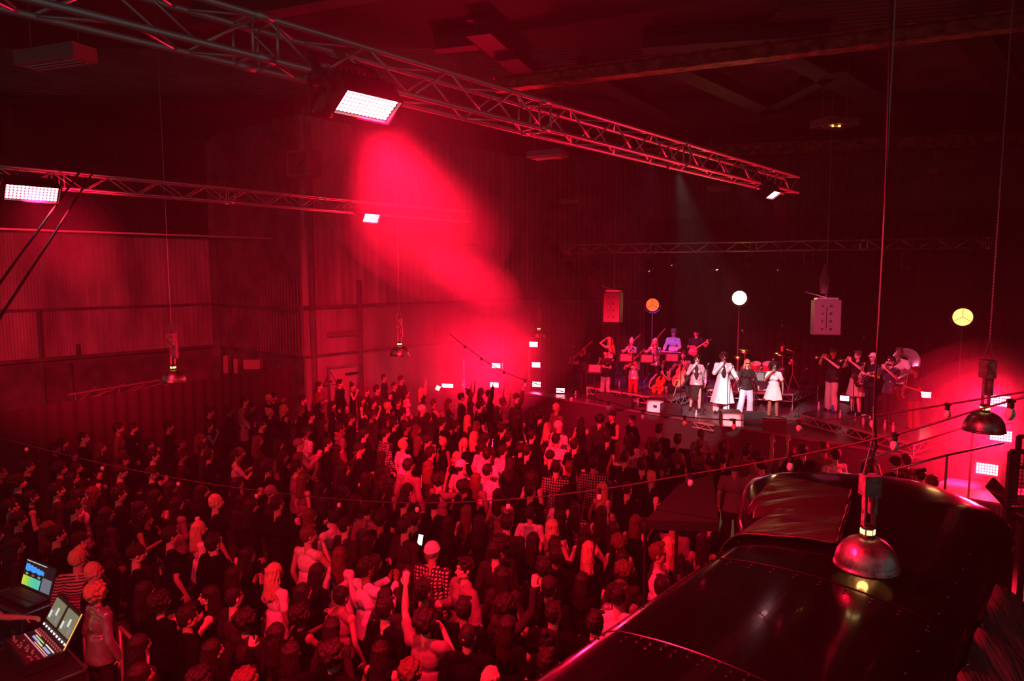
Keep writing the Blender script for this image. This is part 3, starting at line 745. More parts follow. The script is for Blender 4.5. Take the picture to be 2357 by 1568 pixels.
def performer(px, py, z, d, h, f, L, R, hair, hc, top, slv, low, skin, label, head=None, legs=None, shoes='k', lm=None, extra=None, tm=None):
    p = PZ(px, py, z); p.z = z; s = h / 1.765
    t = empty('person', p, label, 'person', 'musicians and singers on the stage', (0, 0, face(d)), s)
    P = dict(L=L, R=R, head=head, legs=legs); b = child('body', person_mesh('body', P, f, mats=[SKIN[skin], EYE, LIP]), t)
    if slv: child({'j': 'jacket'}.get(slv, 'shirt') if low != 'dress' else 'dress_top', person_mesh('shirt', P, f, slv, mats=[tm or CL[top]]), t)
    lmm = lm or CL['k']
    if low in ('trousers', 'wide'): child('trousers', person_mesh('trousers', P, f, low, mats=[lmm]), t)
    elif low in ('dress', 'shirtdress', 'coat', 'skirt'):
        zb = {'dress': .42, 'shirtdress': .62, 'coat': .34, 'skirt': .55}[low]; w0_ = .17 if f else .18; w1_ = {'dress': .2, 'shirtdress': .27, 'coat': .33, 'skirt': .26}[low]
        mb = MB(); n = 36; rows = 9; vs = []
        for j in range(rows):
            u = j / (rows - 1); zz = 1.02 + (zb - 1.02) * u; r = w0_ + (w1_ - w0_) * u
            for k in range(n):
                a = 2 * PI * k / n; rr_ = r * (1 + .07 * u * math.sin(a * 7 + j * .3) + .03 * u * math.sin(a * 3)); vs.append((rr_ * math.cos(a), rr_ * math.sin(a) * .78, zz + .01 * math.sin(a * 3)))
        mb.add(vs, [(j * n + k, j * n + (k + 1) % n, (j + 1) * n + (k + 1) % n, (j + 1) * n + k) for j in range(rows - 1) for k in range(n)])
        mb.build({'coat': 'coat_skirt'}.get(low, 'skirt'), tm or CL[top], t, True)
        if low == 'coat': child('trousers', person_mesh('trousers', P, f, 'wide', mats=[lmm]), t)
    for m_ in person_mesh('shoes', P, f, mats=[CL[shoes]]): child('shoe', m_, t)
    M = head_M(head)
    if hair: child({'k': 'beanie', 'p': 'cap', 'h': 'hat'}.get(hair, 'hair'), cached(('h', hair), lambda: hair_mesh(hair)), t, HC_[hc] if hair not in 'kph' else CL[{'d': 'k', 'b': 'w', 'r': 'r', 'g': 'p'}[hc]], M)
    if hair and hair in 'ph': child('hair', cached(('h', 'b'), lambda: hair_mesh('b')), t, HC_['d'], M)
    if extra and 'glasses' in extra:
        mb = MB()
        for sx in (-1, 1): mb.ell((sx * .032, .096, 1.652), (.026, .008, .02), nu=10, nv=6); mb.bar((sx * .056, .09, 1.655), (sx * .078, .0, 1.645), .004, .008)
        mb.bar((-.03, .1, 1.656), (.03, .1, 1.656), .004, .006, up=V((0, 1, 0))); o = mb.build('sunglasses', mat('dark lenses', (.01, .01, .01), .08), t, True); o.matrix_local = M
    if extra and 'beard' in extra:
        mb = MB(); mb.ell((0, .045, 1.562), (.05, .052, .035)); mb.ell((0, .09, 1.6), (.025, .012, .006)); o = mb.build('beard', HC_['d'], t, True); o.matrix_local = M
    W = Matrix.Translation(p) @ Matrix.Rotation(face(d), 4, 'Z') @ Matrix.Scale(s, 4); PF.append((t, W)); return W
def hand(W, a, sx): e, w, d, n, c = arm(a, sx); return W @ (w + d * .07 + n * .025)
AUD = (-.5, -.85)     # towards the audience
SIT = (((-.17, .40, .93), (-.18, .36, .50), (-.2, 1, 0)), ((.17, .40, .93), (.18, .36, .50), (.2, 1, 0)))
WIDE = (((-.22, .32, .93), (-.25, .30, .50), (-.4, 1, 0)), ((.22, .32, .93), (.25, .30, .50), (.4, 1, 0)))
STRIDE = (((-.10, .10, .50), (-.11, .02, .09), (-.1, 1, 0)), ((.12, -.02, .49), (.16, -.14, .10), (.2, 1, 0)))
VL = ((.20, .14, 1.22), (.16, .42, 1.40), (-.1, .5, .8), (-.6, -.5, .3), .9)      # arm holding the violin neck (used for -x side)
VR = ((.30, .12, 1.22), (.22, .36, 1.36), (-.4, .5, .1), (0, -.3, -1), .8)        # bow arm
def violinist(px, py, z, d, h, f, hair, hc, top, slv, low, skin, label, vlabel, tm=None, lm=None, legs=None, bowup=.25):
    W = performer(px, py, z, d, h, f, VL, VR, hair, hc, top, slv, low, skin, label, head=(.25, -.1), tm=tm, lm=lm, legs=legs)
    n = hand(W, VL, -1); c = W @ V((-.05, .12, 1.44)); ax = (n - c).normalized()
    M = frameM(c - ax * .02, ax, UP + V((0, 0, 0))); fiddle('violin', .36, WOOD, M, vlabel, 'violin', .13)
    hr = hand(W, VR, 1); br = c + ax * .18 + UP * .05; bow(hr, br + (br - hr) * 1.1 + UP * bowup, vlabel.replace('violin', 'violin bow', 1)); return W
def chair(W, label):
    t = empty('stage_chair', (0, 0, 0), label, 'chair', 'chairs of the seated players'); mb = MB(); mb.box((0, -.02, .845), (.42, .4, .04)); mb.build('seat', BLACK, t)
    mb = MB(); mb.box((0, -.22, 1.15), (.4, .03, .3)); mb.build('backrest', BLACK, t)
    for x in (-.18, .18):
        for y in (-.2, .16): mb = MB(); mb.tube([(x, y, .83 if y > 0 else 1.1), (x, y, .405)], .012, 6); mb.build('leg', STEEL, t)
    place(t, W @ Matrix.Scale(1, 4))
performer  # players, from the dark stage corner towards the brass
violinist(1345, 907, ZD, (-.6, -.8), 1.74, False, 's', 'd', 'k', 'l', 'trousers', 2, 'violinist in black standing in the dark at the stage corner', 'violin played by the black-clad violinist at the dark stage corner')
W = performer(1403, 890, ZR, AUD, 1.70, True, ((.22, .1, 1.2), (.2, .3, 1.28), (-.2, .6, .5), (-.5, -.5, 0), .8), 'headtouch', 'w', 'b', 'w', 't', 'trousers', 0, 'blonde violinist with one hand raised to her forehead', tm=CL['p'])
M = frameM(W @ V((-.16, .2, 1.25)), W.to_3x3() @ V((-.1, .3, .9)), W.to_3x3() @ V((0, 1, -.2))); fiddle('violin', .36, WOOD, M, 'violin held upright by the blonde player touching her forehead', 'violin', .13)
W = performer(1393, 922, ZD, AUD, 1.72, True, ((.25, .15, 1.15), (.15, .35, 1.2), (-.5, .5, .3), (-.4, -.6, .3), 1), 'clap', 'h', 'd', 'k', 's', 'trousers', 1, 'person in dark hat, black top and shiny silver trousers at the front of the strings', lm=SILVER)
violinist(1452, 890, ZR, AUD, 1.66, True, 'u', 'b', 'p', 't', 'trousers', 0, 'fair violinist in pale sleeveless top at the back of the string riser', 'violin played at the back of the string riser')
violinist(1457, 926, ZD, (-.3, -.95), 1.62, True, 's', 'd', 'd', 'l', 'trousers', 1, 'dark-haired violinist in vest and shiny red trousers before the string riser', 'violin played by the person in red trousers', lm=mat('red satin', (.5, .05, .05), .25), tm=SILVER)
violinist(1506, 897, ZR, AUD, 1.72, True, 'f', 'b', 'z', 'l', 'trousers', 0, 'violinist with long fair hair and glittering jacket, bow held high', 'violin played by the long-haired glittering player', bowup=.45)
def cellist(px, py, z, wood, h, f, hair, hc, top, slv, low, skin, label, clabel, tm=None, extra=None):
    L = ((.30, .22, 1.18), (.14, .40, 1.40), (-.3, .2, .9), (-.5, -.6, 0), 1.0); R = ((.36, .20, 1.12), (.30, .52, 1.00), (-.3, .3, -.9), (-.8, -.4, 0), .8)
    W = performer(px, py, z - .40, AUD, h, f, L, R, hair, hc, top, slv, low, skin, label, legs=WIDE, tm=tm, extra=extra, head=(.1, -.12)); chair(W, 'black chair under the ' + label.split(',')[0])
    o = W @ V((.02, .62, .66)); tip = W @ V((-.12, .16, 1.52)); M = frameM(o, tip - o, W.to_3x3() @ V((.1, 1, .35))); t = fiddle('cello', .74, wood, M, clabel, 'cello', .17)
    mb = MB(); mb.tube([(0, 0, 0), (0, -.28, 0)], .008, 6); mb.build('end_pin', STEEL, t)
    hr = hand(W, R, 1); c = M @ V((0, .30, .12)); bow(hr, c + (c - hr) * .6, clabel.replace('cello', 'cello bow', 1))
cellist(1524, 950, ZD, WOOD, 1.70, True, 'u', 'r', 'k', 't', 'dress', 0, 'seated cellist in long black dress before the riser', 'brown cello held by the seated player in the black dress')
cellist(1570, 932, ZR, WOODP, 1.76, False, 'u', 'd', 'k', 'l', 'trousers', 0, 'seated cellist in glittering dark jacket on the riser', 'pale red cello on the riser behind the black dress cellist', tm=CL['z'])
W = performer(1548, 874, ZK, AUD, 1.80, False, ((.26, .1, 1.15), (.2, .36, 1.08), (0, 1, -.2), (0, 0, -1), .4), ((.26, .1, 1.15), (.2, .36, 1.08), (0, 1, -.2), (0, 0, -1), .4), 'h', 'r', 'w', 'j', 'trousers', 0, 'keyboard player in hat and open white jacket at the back')
t = empty('keyboard', (0, 0, 0), 'stage keyboard on a crossed stand before the player in the white jacket', 'keyboard')
mb = MB(); mb.box((0, 0, 0), (1.2, .32, .1)); mb.build('case', BLACK, t); mb = MB(); mb.box((0, -.05, .055), (1.1, .16, .02)); mb.build('white_keys', WHITEP, t); mb = MB()
for i in range(36):
    if i % 7 not in (2, 6): mb.box((-.53 + i * .03, -.02, .07), (.014, .1, .018))
mb.build('black_keys', BLACK, t); mb = MB()
for s in (-1, 1): mb.bar((-.4 * s, 0, -.05), (.4 * s, .0, -.95), .03, .03); mb.bar((.4 * s, -.2, -.95), (.4 * s, .2, -.95), .03, .03)
mb.build('stand', BLACK, t); place(t, W @ Matrix.Translation((0, .5, .98)) @ Matrix.Rotation(PI, 4, 'Z'))
GL = ((.36, .14, 1.2), (.5, .34, 1.34), (-.2, .3, .9), (-.3, -.9, 0), 1); GR = ((.28, -.05, 1.12), (.08, .24, 1.06), (-.8, .2, -.4), (0, -1, 0), .7)
W = performer(1600, 876, ZK, AUD, 1.82, False, GL, GR, 'p', 'd', 'k', 's', 'trousers', 0, 'guitarist in black cap and t-shirt at the back')
t = empty('electric_guitar', (0, 0, 0), 'red electric guitar held by the player in the black cap', 'guitar'); mb = MB()
pl = [(.17 * math.cos(a) * (1 + .18 * math.cos(2 * a) + .1 * math.cos(3 * a)), .2 * math.sin(a)) for a in [i * PI / 16 for i in range(32)]]
mb.prism(pl, -.02, .025); mb.build('body', mat('red lacquer', (.6, .12, .12), .2, coat=.6), t); mb = MB(); mb.bar((0, .12, .035), (0, .72, .035), .045, .02); mb.build('neck', mat('maple', (.6, .4, .2), .4), t)
mb = MB(); mb.prism([(-.03, .72), (.03, .72), (.05, .88), (-.03, .86)], .02, .04); mb.build('headstock', BLACK, t); mb = MB(); mb.box((0, -.08, .035), (.08, .03, .02)); mb.box((0, .03, .03), (.08, .02, .01)); mb.build('pickups', CHROME, t)
o = W @ V((.06, .2, 1.05)); place(t, frameM(o, hand(W, GL, -1) - o, W.to_3x3() @ V((0, 1, .1))))
# singers in the white light
MICA = ((.27, .14, 1.2), (.05, .17, 1.49), (-.5, -.2, .8), (-.4, -.7, 0), 1.3)
FREE = ((.30, .05, 1.15), (.34, .28, 1.05), (.1, .8, -.4), (-1, 0, 0), .6)
def under(t, h):
    mb = MB(); mb.ell((0, .085, 1.19), (.07, .078, h)); mb.build('undershirt', CL['k'], t, True)
def mic(W, a, sx, label):
    q = hand(W, a, sx); m = W @ V((.0, .13, 1.555)); d = (m - q).normalized(); t = empty('microphone', q, label, 'microphone', 'hand-held microphones'); mb = MB(); mb.tube([-d * .14, d * .07], [.012, .018], 8); mb.build('handle', BLACK, t)
    mb = MB(); mb.ell(d * .1, .027, nu=10, nv=8); mb.build('grille', CHROME, t, True)
W = performer(1601, 947, ZD, (-.25, -.97), 1.74, True, 'down', MICA, 'w', 'd', 'z', 'j', 'dress', 0, 'singer in sunglasses, black dress and cropped silver jacket', tm=SILVER, extra='glasses', legs=STRIDE); mic(W, MICA, 1, 'microphone of the singer in the cropped silver jacket'); under(PF[-1][0], .26)
for o in PF[-1][0].children:
    if o.name.startswith('skirt'): o.data.materials[0] = CL['k']
W = performer(1662, 953, ZD, (-.15, -1), 1.86, False, FREE, MICA, 'c', 'd', 'w', 'j', 'coat', 3, 'bearded singer in sunglasses and long silver-white coat', tm=mat('silver white coat', (.75, .76, .8), .35, .25, bump=.6, bscale=8), lm=mat('pale wide trousers', (.6, .62, .66), .6, bump=.4, bscale=8), extra='glasses beard', legs=STRIDE); mic(W, MICA, 1, 'microphone of the bearded singer in the long coat'); under(PF[-1][0], .20)
W = performer(1716, 958, ZD, (-.1, -1), 1.70, True, ((.26, .02, 1.14), (.30, .16, .98), (.2, .5, -.8), (-1, 0, 0), .5), 'down', 'l', 'b', 'k', 'l', 'wide', 0, 'singer in loose black top, sunglasses and pale blue jeans', extra='glasses', lm=mat('pale denim', (.5, .62, .78), .8, bump=.4, bscale=12), shoes='w', legs=STRIDE)
W = performer(1778, 965, ZD, (-.35, -.95), 1.68, True, 'down', MICA, 'a', 'd', 'w', 's', 'shirtdress', 2, 'singer with big curly hair in short white shirt dress', extra='glasses', shoes='k'); mic(W, MICA, 1, 'microphone of the singer in the white shirt dress')
# drum kit and drummer
dk = PZ(1752, 893, ZK); dk.z = ZK; t = empty('drum_kit', dk, 'drum kit with red sparkle shells on the centre riser', 'drum kit', None, (0, 0, face((-.3, -.95)) + PI))
SPK = mat('pink sparkle shell', (.65, .2, .25), .25, .3)
def drum(c, r, d, tilt, name, par):
    R = Matrix.Translation(c) @ Euler(tilt).to_matrix().to_4x4(); mb = MB(); mb.lathe([(r, -d / 2), (r, d / 2)], R, 24); o = mb.build(name, SPK, par, True)
    mb = MB(); mb.lathe([(0, d / 2), (r * .98, d / 2), (r * .98, -d / 2), (0, -d / 2)], R, 24); mb.build('drumhead', mat('drumhead', (.55, .5, .5), .5) if r < .26 else mat('black drumhead', (.03, .02, .03), .3), o)
    mb = MB()
    for z in (-1, 1): mb.tube([R @ V((math.cos(a) * r * 1.03, math.sin(a) * r * 1.03, z * d / 2)) for a in [i * PI / 12 for i in range(25)]], .012, 6)
    for i in range(8): a = i * PI / 4; mb.tube([R @ V((math.cos(a) * r * 1.04, math.sin(a) * r * 1.04, -d / 2)), R @ V((math.cos(a) * r * 1.04, math.sin(a) * r * 1.04, d / 2))], .007, 5)
    mb.build('hoop', CHROME, o, True)
drum((0, -.25, .3), .3, .42, (PI / 2, 0, 0), 'bass_drum', t); drum((-.2, -.3, .75), .15, .2, (.35, 0, 0), 'tom_drum', t); drum((.18, -.3, .75), .17, .22, (.35, 0, 0), 'tom_drum', t)
drum((.5, .15, .45), .2, .36, (.1, 0, 0), 'floor_tom', t); drum((-.45, .12, .6), .18, .15, (.05, 0, 0), 'snare_drum', t)
for c, r in (((-.75, -.1, 1.0), .19), ((-.55, -.45, 1.25), .23), ((.6, -.35, 1.2), .25), ((.95, .1, 1.3), .22)):
    mb = MB(); R = Matrix.Translation(c) @ Euler((.2, .1, 0)).to_matrix().to_4x4(); mb.lathe([(.01, .02), (.05, .012), (r, -.004), (r, -.008), (.05, .006)], R, 24); o = mb.build('cymbal', BRASS, t, True)
    mb = MB(); mb.tube([c, (c[0], c[1], .5)], .01, 6)
    for k in range(3): a = k * 2.1; mb.tube([(c[0], c[1], .5), (c[0] + math.cos(a) * .25, c[1] + math.sin(a) * .25, 0)], .008, 5)
    mb.build('cymbal_stand', CHROME, o)
ar = math.sin(0)
DL = ((.30, .16, 1.14), (.2, .44, 1.16), (0, 1, .1), (0, 0, -1), 1.2)
W = performer(1797, 910, ZK - .34, (-.3, -.95), 1.80, False, DL, DL, 's', 'd', 'k', 's', 'trousers', 0, 'drummer in black t-shirt seated behind the drum kit', legs=SIT, head=(.3, -.15)); chair(W, 'stool under the drummer')
for sx in (-1, 1):
    q = hand(W, DL, sx); e = q + (W.to_3x3() @ V((-.05 * sx, .3, .08))); mb = MB(); mb.tube([q - (e - q) * .25, e], .007, 5); tag(mb.build('drumstick', mat('maple', (.6, .4, .2), .4)), 'wooden drumstick in the %s hand of the drummer' % ('inner' if sx > 0 else 'outer'), 'drumstick')
# brass and saxes
TL = ((.30, .12, 1.26), (.08, .34, 1.50), (-.3, .1, .9), (-.4, -.8, 0), 1.2); TR_ = ((.32, .14, 1.28), (.09, .30, 1.51), (-.4, .1, .9), (-.6, -.6, 0), 1.2)
def trumpet(W, label):
    t = empty('trumpet', (0, 0, 0), label, 'trumpet', 'trumpets of the brass section'); mb = MB()
    mb.lathe([(.006, 0), (.007, .3), (.012, .4), (.025, .46), (.062, .5), (.058, .5), (.02, .455)], Matrix.Rotation(-PI / 2, 4, 'X'), 18); mb.build('bell', BRASS, t, True)
    mb = MB(); mb.tube([(0, .3, 0), (.0, .34, -.03), (0, .3, -.075), (0, .08, -.075), (0, .04, -.04), (0, .08, -.01)], .007, 6); mb.build('tubing', BRASS, t, True)
    mb = MB(); [mb.tube([(0, .14 + k * .035, -.1), (0, .14 + k * .035, .045)], .012, 8) for k in range(3)]; mb.build('valves', CHROME, t); o = W @ V((0, .115, 1.585)); place(t, frameM(o, W.to_3x3() @ V((0, 1, -.12)), UP))
KH = mat('khaki', (.5, .42, .34), .8, bump=.4, bscale=10)
BR = (-.93, -.36)
W = performer(1912, 947, ZR, BR, 1.80, False, TL, TR_, 's', 'r', 'k', 's', 'wide', 0, 'trumpeter in sunglasses, black t-shirt and pale trousers at the riser corner', extra='glasses', lm=KH); trumpet(W, 'trumpet of the tall player at the riser corner')
W = performer(1968, 956, ZR, BR, 1.78, False, TL, TR_, 's', 'r', 'k', 's', 'skirt', 0, 'trumpeter in black t-shirt and long pale shorts', head=(0, -.1)); trumpet(W, 'trumpet of the player in long pale shorts')
for o in PF[-1][0].children:
    if o.name.startswith('skirt'): o.data.materials[0] = KH; o.name = 'shorts'
SAXA = ((.28, .12, 1.12), (.12, .32, 1.02), (-.5, .3, -.5), (-.6, -.6, 0), .9); SAXB = ((.26, .12, 1.16), (.06, .30, 1.22), (-.5, .4, .2), (-.5, -.7, 0), .9)
def sax(W, label):
    t = empty('saxophone', (0, 0, 0), label, 'saxophone', 'saxophones of the brass section'); mb = MB()
    mb.tube([(0, .12, 1.53), (0, .22, 1.56), (.02, .26, 1.5), (.05, .28, 1.2), (.08, .3, .92)], [.007, .01, .013, .022, .032], 8); mb.build('body_tube', BRASS, t, True)
    mb = MB(); mb.tube([(.08, .3, .92), (.08, .34, .86), (.09, .42, .88), (.1, .46, 1.0), (.1, .5, 1.14), (.1, .52, 1.17)], [.032, .036, .04, .048, .072, .085], 12, False); mb.build('bell', BRASS, t, True)
    mb = MB(); [mb.ell((.05 + .004 * k, .315, 1.4 - k * .07), (.02, .012, .02), nu=8, nv=6) for k in range(6)]; mb.tube([(.06, .31, 1.42), (.09, .33, .95)], .004, 5); mb.build('keys', CHROME, t, True); place(t, W)
W = performer(2002, 962, ZR, BR, 1.76, False, SAXB, SAXA, 'p', 'b', 'k', 's', 'trousers', 0, 'saxophonist in pale cap, black t-shirt and white shoes', shoes='w'); sax(W, 'saxophone of the player in the pale cap')
BL = ((.30, .16, 1.26), (.10, .30, 1.48), (-.4, .3, .8), (-.6, -.6, 0), 1.1); BRR = ((.30, .26, 1.30), (.12, .56, 1.36), (-.2, .9, .1), (-.7, 0, -.5), 1.1)
W = performer(2043, 982, ZR, BR, 1.80, False, BL, BRR, 's', 'd', 'z', 's', 'trousers', 0, 'trombonist in sunglasses and shiny dark patterned shirt', extra='glasses beard', tm=sequins('dark shiny shirt', (.12, .12, .2)))
t = empty('trombone', (0, 0, 0), 'trombone with long slide pointing down towards the crowd', 'trombone'); mb = MB()
mb.tube([(0, 0, 0), (0, .95, 0), (.03, 1.0, 0), (.07, .95, 0), (.07, .1, 0)], .009, 6); mb.build('slide', CHROME, t, True); mb = MB()
mb.tube([(.07, .1, 0), (.07, -.3, .0), (.1, -.38, 0), (.16, -.3, 0), (.16, .2, 0), (.16, .32, 0), (.16, .38, 0)], [.009, .01, .011, .014, .022, .05, .095], 14, False); mb.build('bell', BRASS, t, True); o = W @ V((0, .115, 1.585)); place(t, frameM(o, W.to_3x3() @ V((.05, 1, -.42)), W.to_3x3() @ V((1, 0, .2))))
W = performer(2062, 956, ZR, (-.6, -.8), 1.86, False, SAXB, BL, 's', 'r', 'w', 's', 'trousers', 2, 'sousaphone player half hidden behind the huge bell')
t = empty('sousaphone', (0, 0, 0), 'silver sousaphone with a huge round bell above the players', 'sousaphone'); c = W.inverted() @ PY(2086, 832, (W @ V((0, 0, 1))).y - .1)
Bd = (W.inverted().to_3x3() @ V((-.25, -.97, .12))).normalized(); mb = MB(); Rm = Matrix.Translation(c) @ Bd.to_track_quat('Z', 'Y').to_matrix().to_4x4()
mb.lathe([(.34, .0), (.335, .012), (.29, -.01), (.2, -.05), (.13, -.12), (.09, -.24), (.085, -.25), (.12, -.13), (.19, -.065), (.29, -.03)], Rm, 32); mb.build('bell', CHROME, t, True)
mb = MB(); mb.tube([Rm @ V((0, 0, -.24)), V((.1, -.3, 1.5)), V((.28, -.3, 1.2)), V((.3, 0, .95)), V((.0, .3, .98)), V((-.3, .1, 1.15)), V((-.22, -.22, 1.4)), V((0, .0, 1.5)), V((.02, .13, 1.58))], [.085, .075, .06, .05, .045, .035, .025, .015, .01], 12); mb.build('coiled_tubing', CHROME, t, True); place(t, W)
W = performer(2101, 992, ZR, (-.97, -.25), 1.60, False, SAXB, SAXA, 's', 'r', 'd', 's', 'trousers', 0, 'saxophonist leaning back at the far end of the brass riser', head=(0, -.25), lm=mat('rust red cloth', (.3, .06, .04), .8)); sax(W, 'saxophone of the player at the far end of the brass riser')

# microphone and music stands
def stand(px, py, z, h, label, tilt=None, music=False, d=(0, -1)):
    p = PZ(px, py, z); p.z = z; t = empty('music_stand' if music else 'microphone_stand', p, label, 'music stand' if music else 'microphone stand', 'music stands on the stage' if music else 'microphone stands on the stage', (0, 0, face(d)))
    mb = MB(); mb.tube([(0, 0, .02), (0, 0, h)], .011, 6); mb.build('pole', BLACKG, t); mb = MB()
    if music:
        for k in range(3): a = k * 2.1; mb.tube([(0, 0, .25), (math.cos(a) * .25, math.sin(a) * .25, .01)], .008, 5)
    else: mb.lathe([(0, .02), (.12, .015), (.12, 0), (0, 0)], None, 16)
    mb.build('base', BLACK, t); mb = MB()
    if music:
        mb.box((0, .02, h + .05), (.46, .012, .3), Euler((-.5, 0, 0)).to_matrix()); mb.build('desk_panel', BLACK, t); mb = MB(); mb.box((0, -.0, h + .06), (.36, .006, .24), Euler((-.5, 0, 0)).to_matrix()); mb.build('sheet_music', mat('paper', (.22, .2, .2), .8), t)
    else:
        e = V(tilt or (0, .35, .25)) + V((0, 0, h)); mb.tube([(0, 0, h), e], .009, 6); mb.build('boom', BLACKG, t); mb = MB(); q = e + (e - V((0, 0, h))).normalized() * .1; mb.tube([e, q], [.018, .024], 8); mb.build('microphone_head', STEEL, t)
places = [(1317, 915, ZD, 1.5, 'in the dark stage corner'), (1375, 925, ZD, 1.2, 'by the silver trousers'), (1445, 928, ZD, 1.5, 'before the red trousers'), (1477, 925, ZD, 1.3, 'between the red trousers and the brown cello'),
          (1565, 945, ZD, 1.45, 'between the cello and the silver jacket'), (1618, 955, ZD, 1.3, 'beside the silver jacket singer'), (1673, 965, ZD, 1.3, 'before the bearded singer'), (1735, 975, ZD, 1.35, 'beside the blue jeans'),
          (1838, 960, ZD, 1.2, 'left of the brass riser'), (1926, 985, ZD, 1.5, 'before the first trumpet'), (1960, 995, ZD, 1.5, 'before the second trumpet'), (2012, 1003, ZD, 1.4, 'before the pale cap'), (2030, 1010, ZD, 1.5, 'before the trombone')]
for x, y, z, h, l in places: stand(x, y, z, h, 'thin black microphone stand ' + l)
stand(1725, 893, ZK, 1.3, 'microphone boom stand rising over the drum kit', (.3, .1, .55)); stand(1985, 935, ZR, 1.7, 'microphone stand rising behind the brass players', (.1, .1, .3)); stand(1800, 890, ZK, 1.7, 'microphone stand beside the drummer', (.1, .1, .3))
for x, y, z, l in ((1320, 905, ZD, 'in the dark stage corner'), (1368, 930, ZD, 'before the silver trousers'), (1440, 905, ZR, 'on the string riser'), (1488, 908, ZR, 'before the bow-raising violinist'), (1545, 905, ZR, 'by the pale red cello'), (1608, 946, ZD, 'beside the black dress singer'), (1680, 950, ZD, 'by the long coat'), (1740, 955, ZD, 'by the blue jeans')):
    stand(x, y, z, 1.1, 'black music stand with paper ' + l, None, True, (.3, .95))
# bottles
BOT = mat('bottle plastic', (.75, .78, .8), .15, trans=.4)
for i, (x, y, z, c, l) in enumerate(((1325, 917, ZD, 0, 'at the dark stage corner'), (1425, 893, ZR, 0, 'on the string riser'), (1468, 935, ZD, 0, 'before the red trousers'), (1548, 947, ZD, 1, 'dark, beside the front speaker'), (1558, 947, ZD, 0, 'clear, beside the front speaker'),
        (1602, 965, ZD, 0, 'on the stage edge by the black dress'), (1659, 968, ZD, 0, 'before the long coat'), (1884, 946, ZR, 0, 'on the near corner of the brass riser'), (1916, 950, ZR, 1, 'blue, behind the first trumpeter'), (1933, 966, ZR, 0, 'before the second trumpeter'), (1968, 973, ZR, 0, 'on the riser edge by the shorts'), (1986, 980, ZR, 0, 'with white label near the white shoes'),
        (2036, 990, ZR, 0, 'by the boots of the trombonist'), (2055, 996, ZR, 0, 'with red cap at the far riser end'))):
    p = PZ(x, y, z); p.z = z; t = empty('water_bottle', p, 'small drink bottle ' + l, 'bottle', 'bottles on the stage'); mb = MB(); mb.lathe([(0, 0), (.035, .0), (.036, .15), (.014, .2), (.014, .23), (0, .23)], None, 12); mb.build('bottle_body', mat('blue steel bottle', (.05, .12, .3), .3) if c else BOT, t, True)
    mb = MB(); mb.lathe([(0, .255), (.017, .255), (.017, .225), (0, .225)], None, 10); mb.build('bottle_cap', WHITEP, t)
# front speakers with white horns, and dark wedges
def horn_box(px, py, w, h, d, label):
    p = PZ(px, py, ZD); p.z = ZD; t = empty('front_speaker', p, label, 'speaker', 'small speakers along the stage front', (0, 0, face(d)))
    mb = MB(); mb.box((0, -.24, h / 2), (w, .48, h)); mb.build('cabinet', BLACK, t); mb = MB(); x, z = w * .47, h * .45; hz = h / 2
    vs = [(-x, .02, hz - z), (x, .02, hz - z), (x, .02, hz + z), (-x, .02, hz + z), (-.05, -.12 + .125, hz - .04), (.05, .005, hz - .04), (.05, .005, hz + .04), (-.05, .005, hz + .04)]
    mb.add(vs, [(0, 1, 5, 4), (1, 2, 6, 5), (2, 3, 7, 6), (3, 0, 4, 7)]); mb.build('horn_flare', mat('white horn', (.85, .88, .85), .6), t)
    mb = MB(); mb.box((0, .006, hz), (.1, .006, .08)); mb.ell((.04, .012, hz + .02), (.04, .01, .02), nu=8, nv=6); mb.build('driver', BLACK, t)
    mb = MB(); b = .012
    for c, s in (((0, .025, hz + z), (w, .02, b * 2)), ((0, .025, hz - z), (w, .02, b * 2)), ((x, .025, hz), (b * 2, .02, h)), ((-x, .025, hz), (b * 2, .02, h))): mb.box(c, s)
    mb.build('rim', STEEL, t)
horn_box(1508, 951, .52, .40, (-.35, -.94), 'white-horned front speaker at the stage edge before the cellist')
horn_box(1684, 983, .54, .40, (-.15, -.99), 'white-horned front speaker at the stage edge before the long coat')
def wedge(px, py, d, label):
    p = PZ(px, py, ZD); p.z = ZD; t = empty('wedge_monitor', p, label, 'monitor speaker', 'black floor wedges', (0, 0, face(d))); mb = MB(); mb.prism([(-.25, 0), (.22, 0), (.22, .12), (-.05, .36), (-.25, .36)], -.3, .3, Matrix.Rotation(PI / 2, 4, 'Z') @ Matrix.Rotation(PI / 2, 4, 'X')); mb.build('cabinet', BLACK, t)
    mb = MB(); mb.box((0, .0, 0), (.5, .34, .012)); o = mb.build('grille', mat('grille', (.04, .035, .035), .6, .5), t); o.location = (0, .1, .25); o.rotation_euler = (-.73, 0, 0)
for x, y, l in ((1435, 938, 'beside the cellist end of the stage'), (1545, 955, 'behind the first white-horned speaker'), (1738, 976, 'behind the second white-horned speaker'), (1782, 990, 'before the white shirt dress'), (1395, 928, 'at the dark end of the stage edge')):
    wedge(x, y, (.35, .94), 'black floor wedge ' + l)
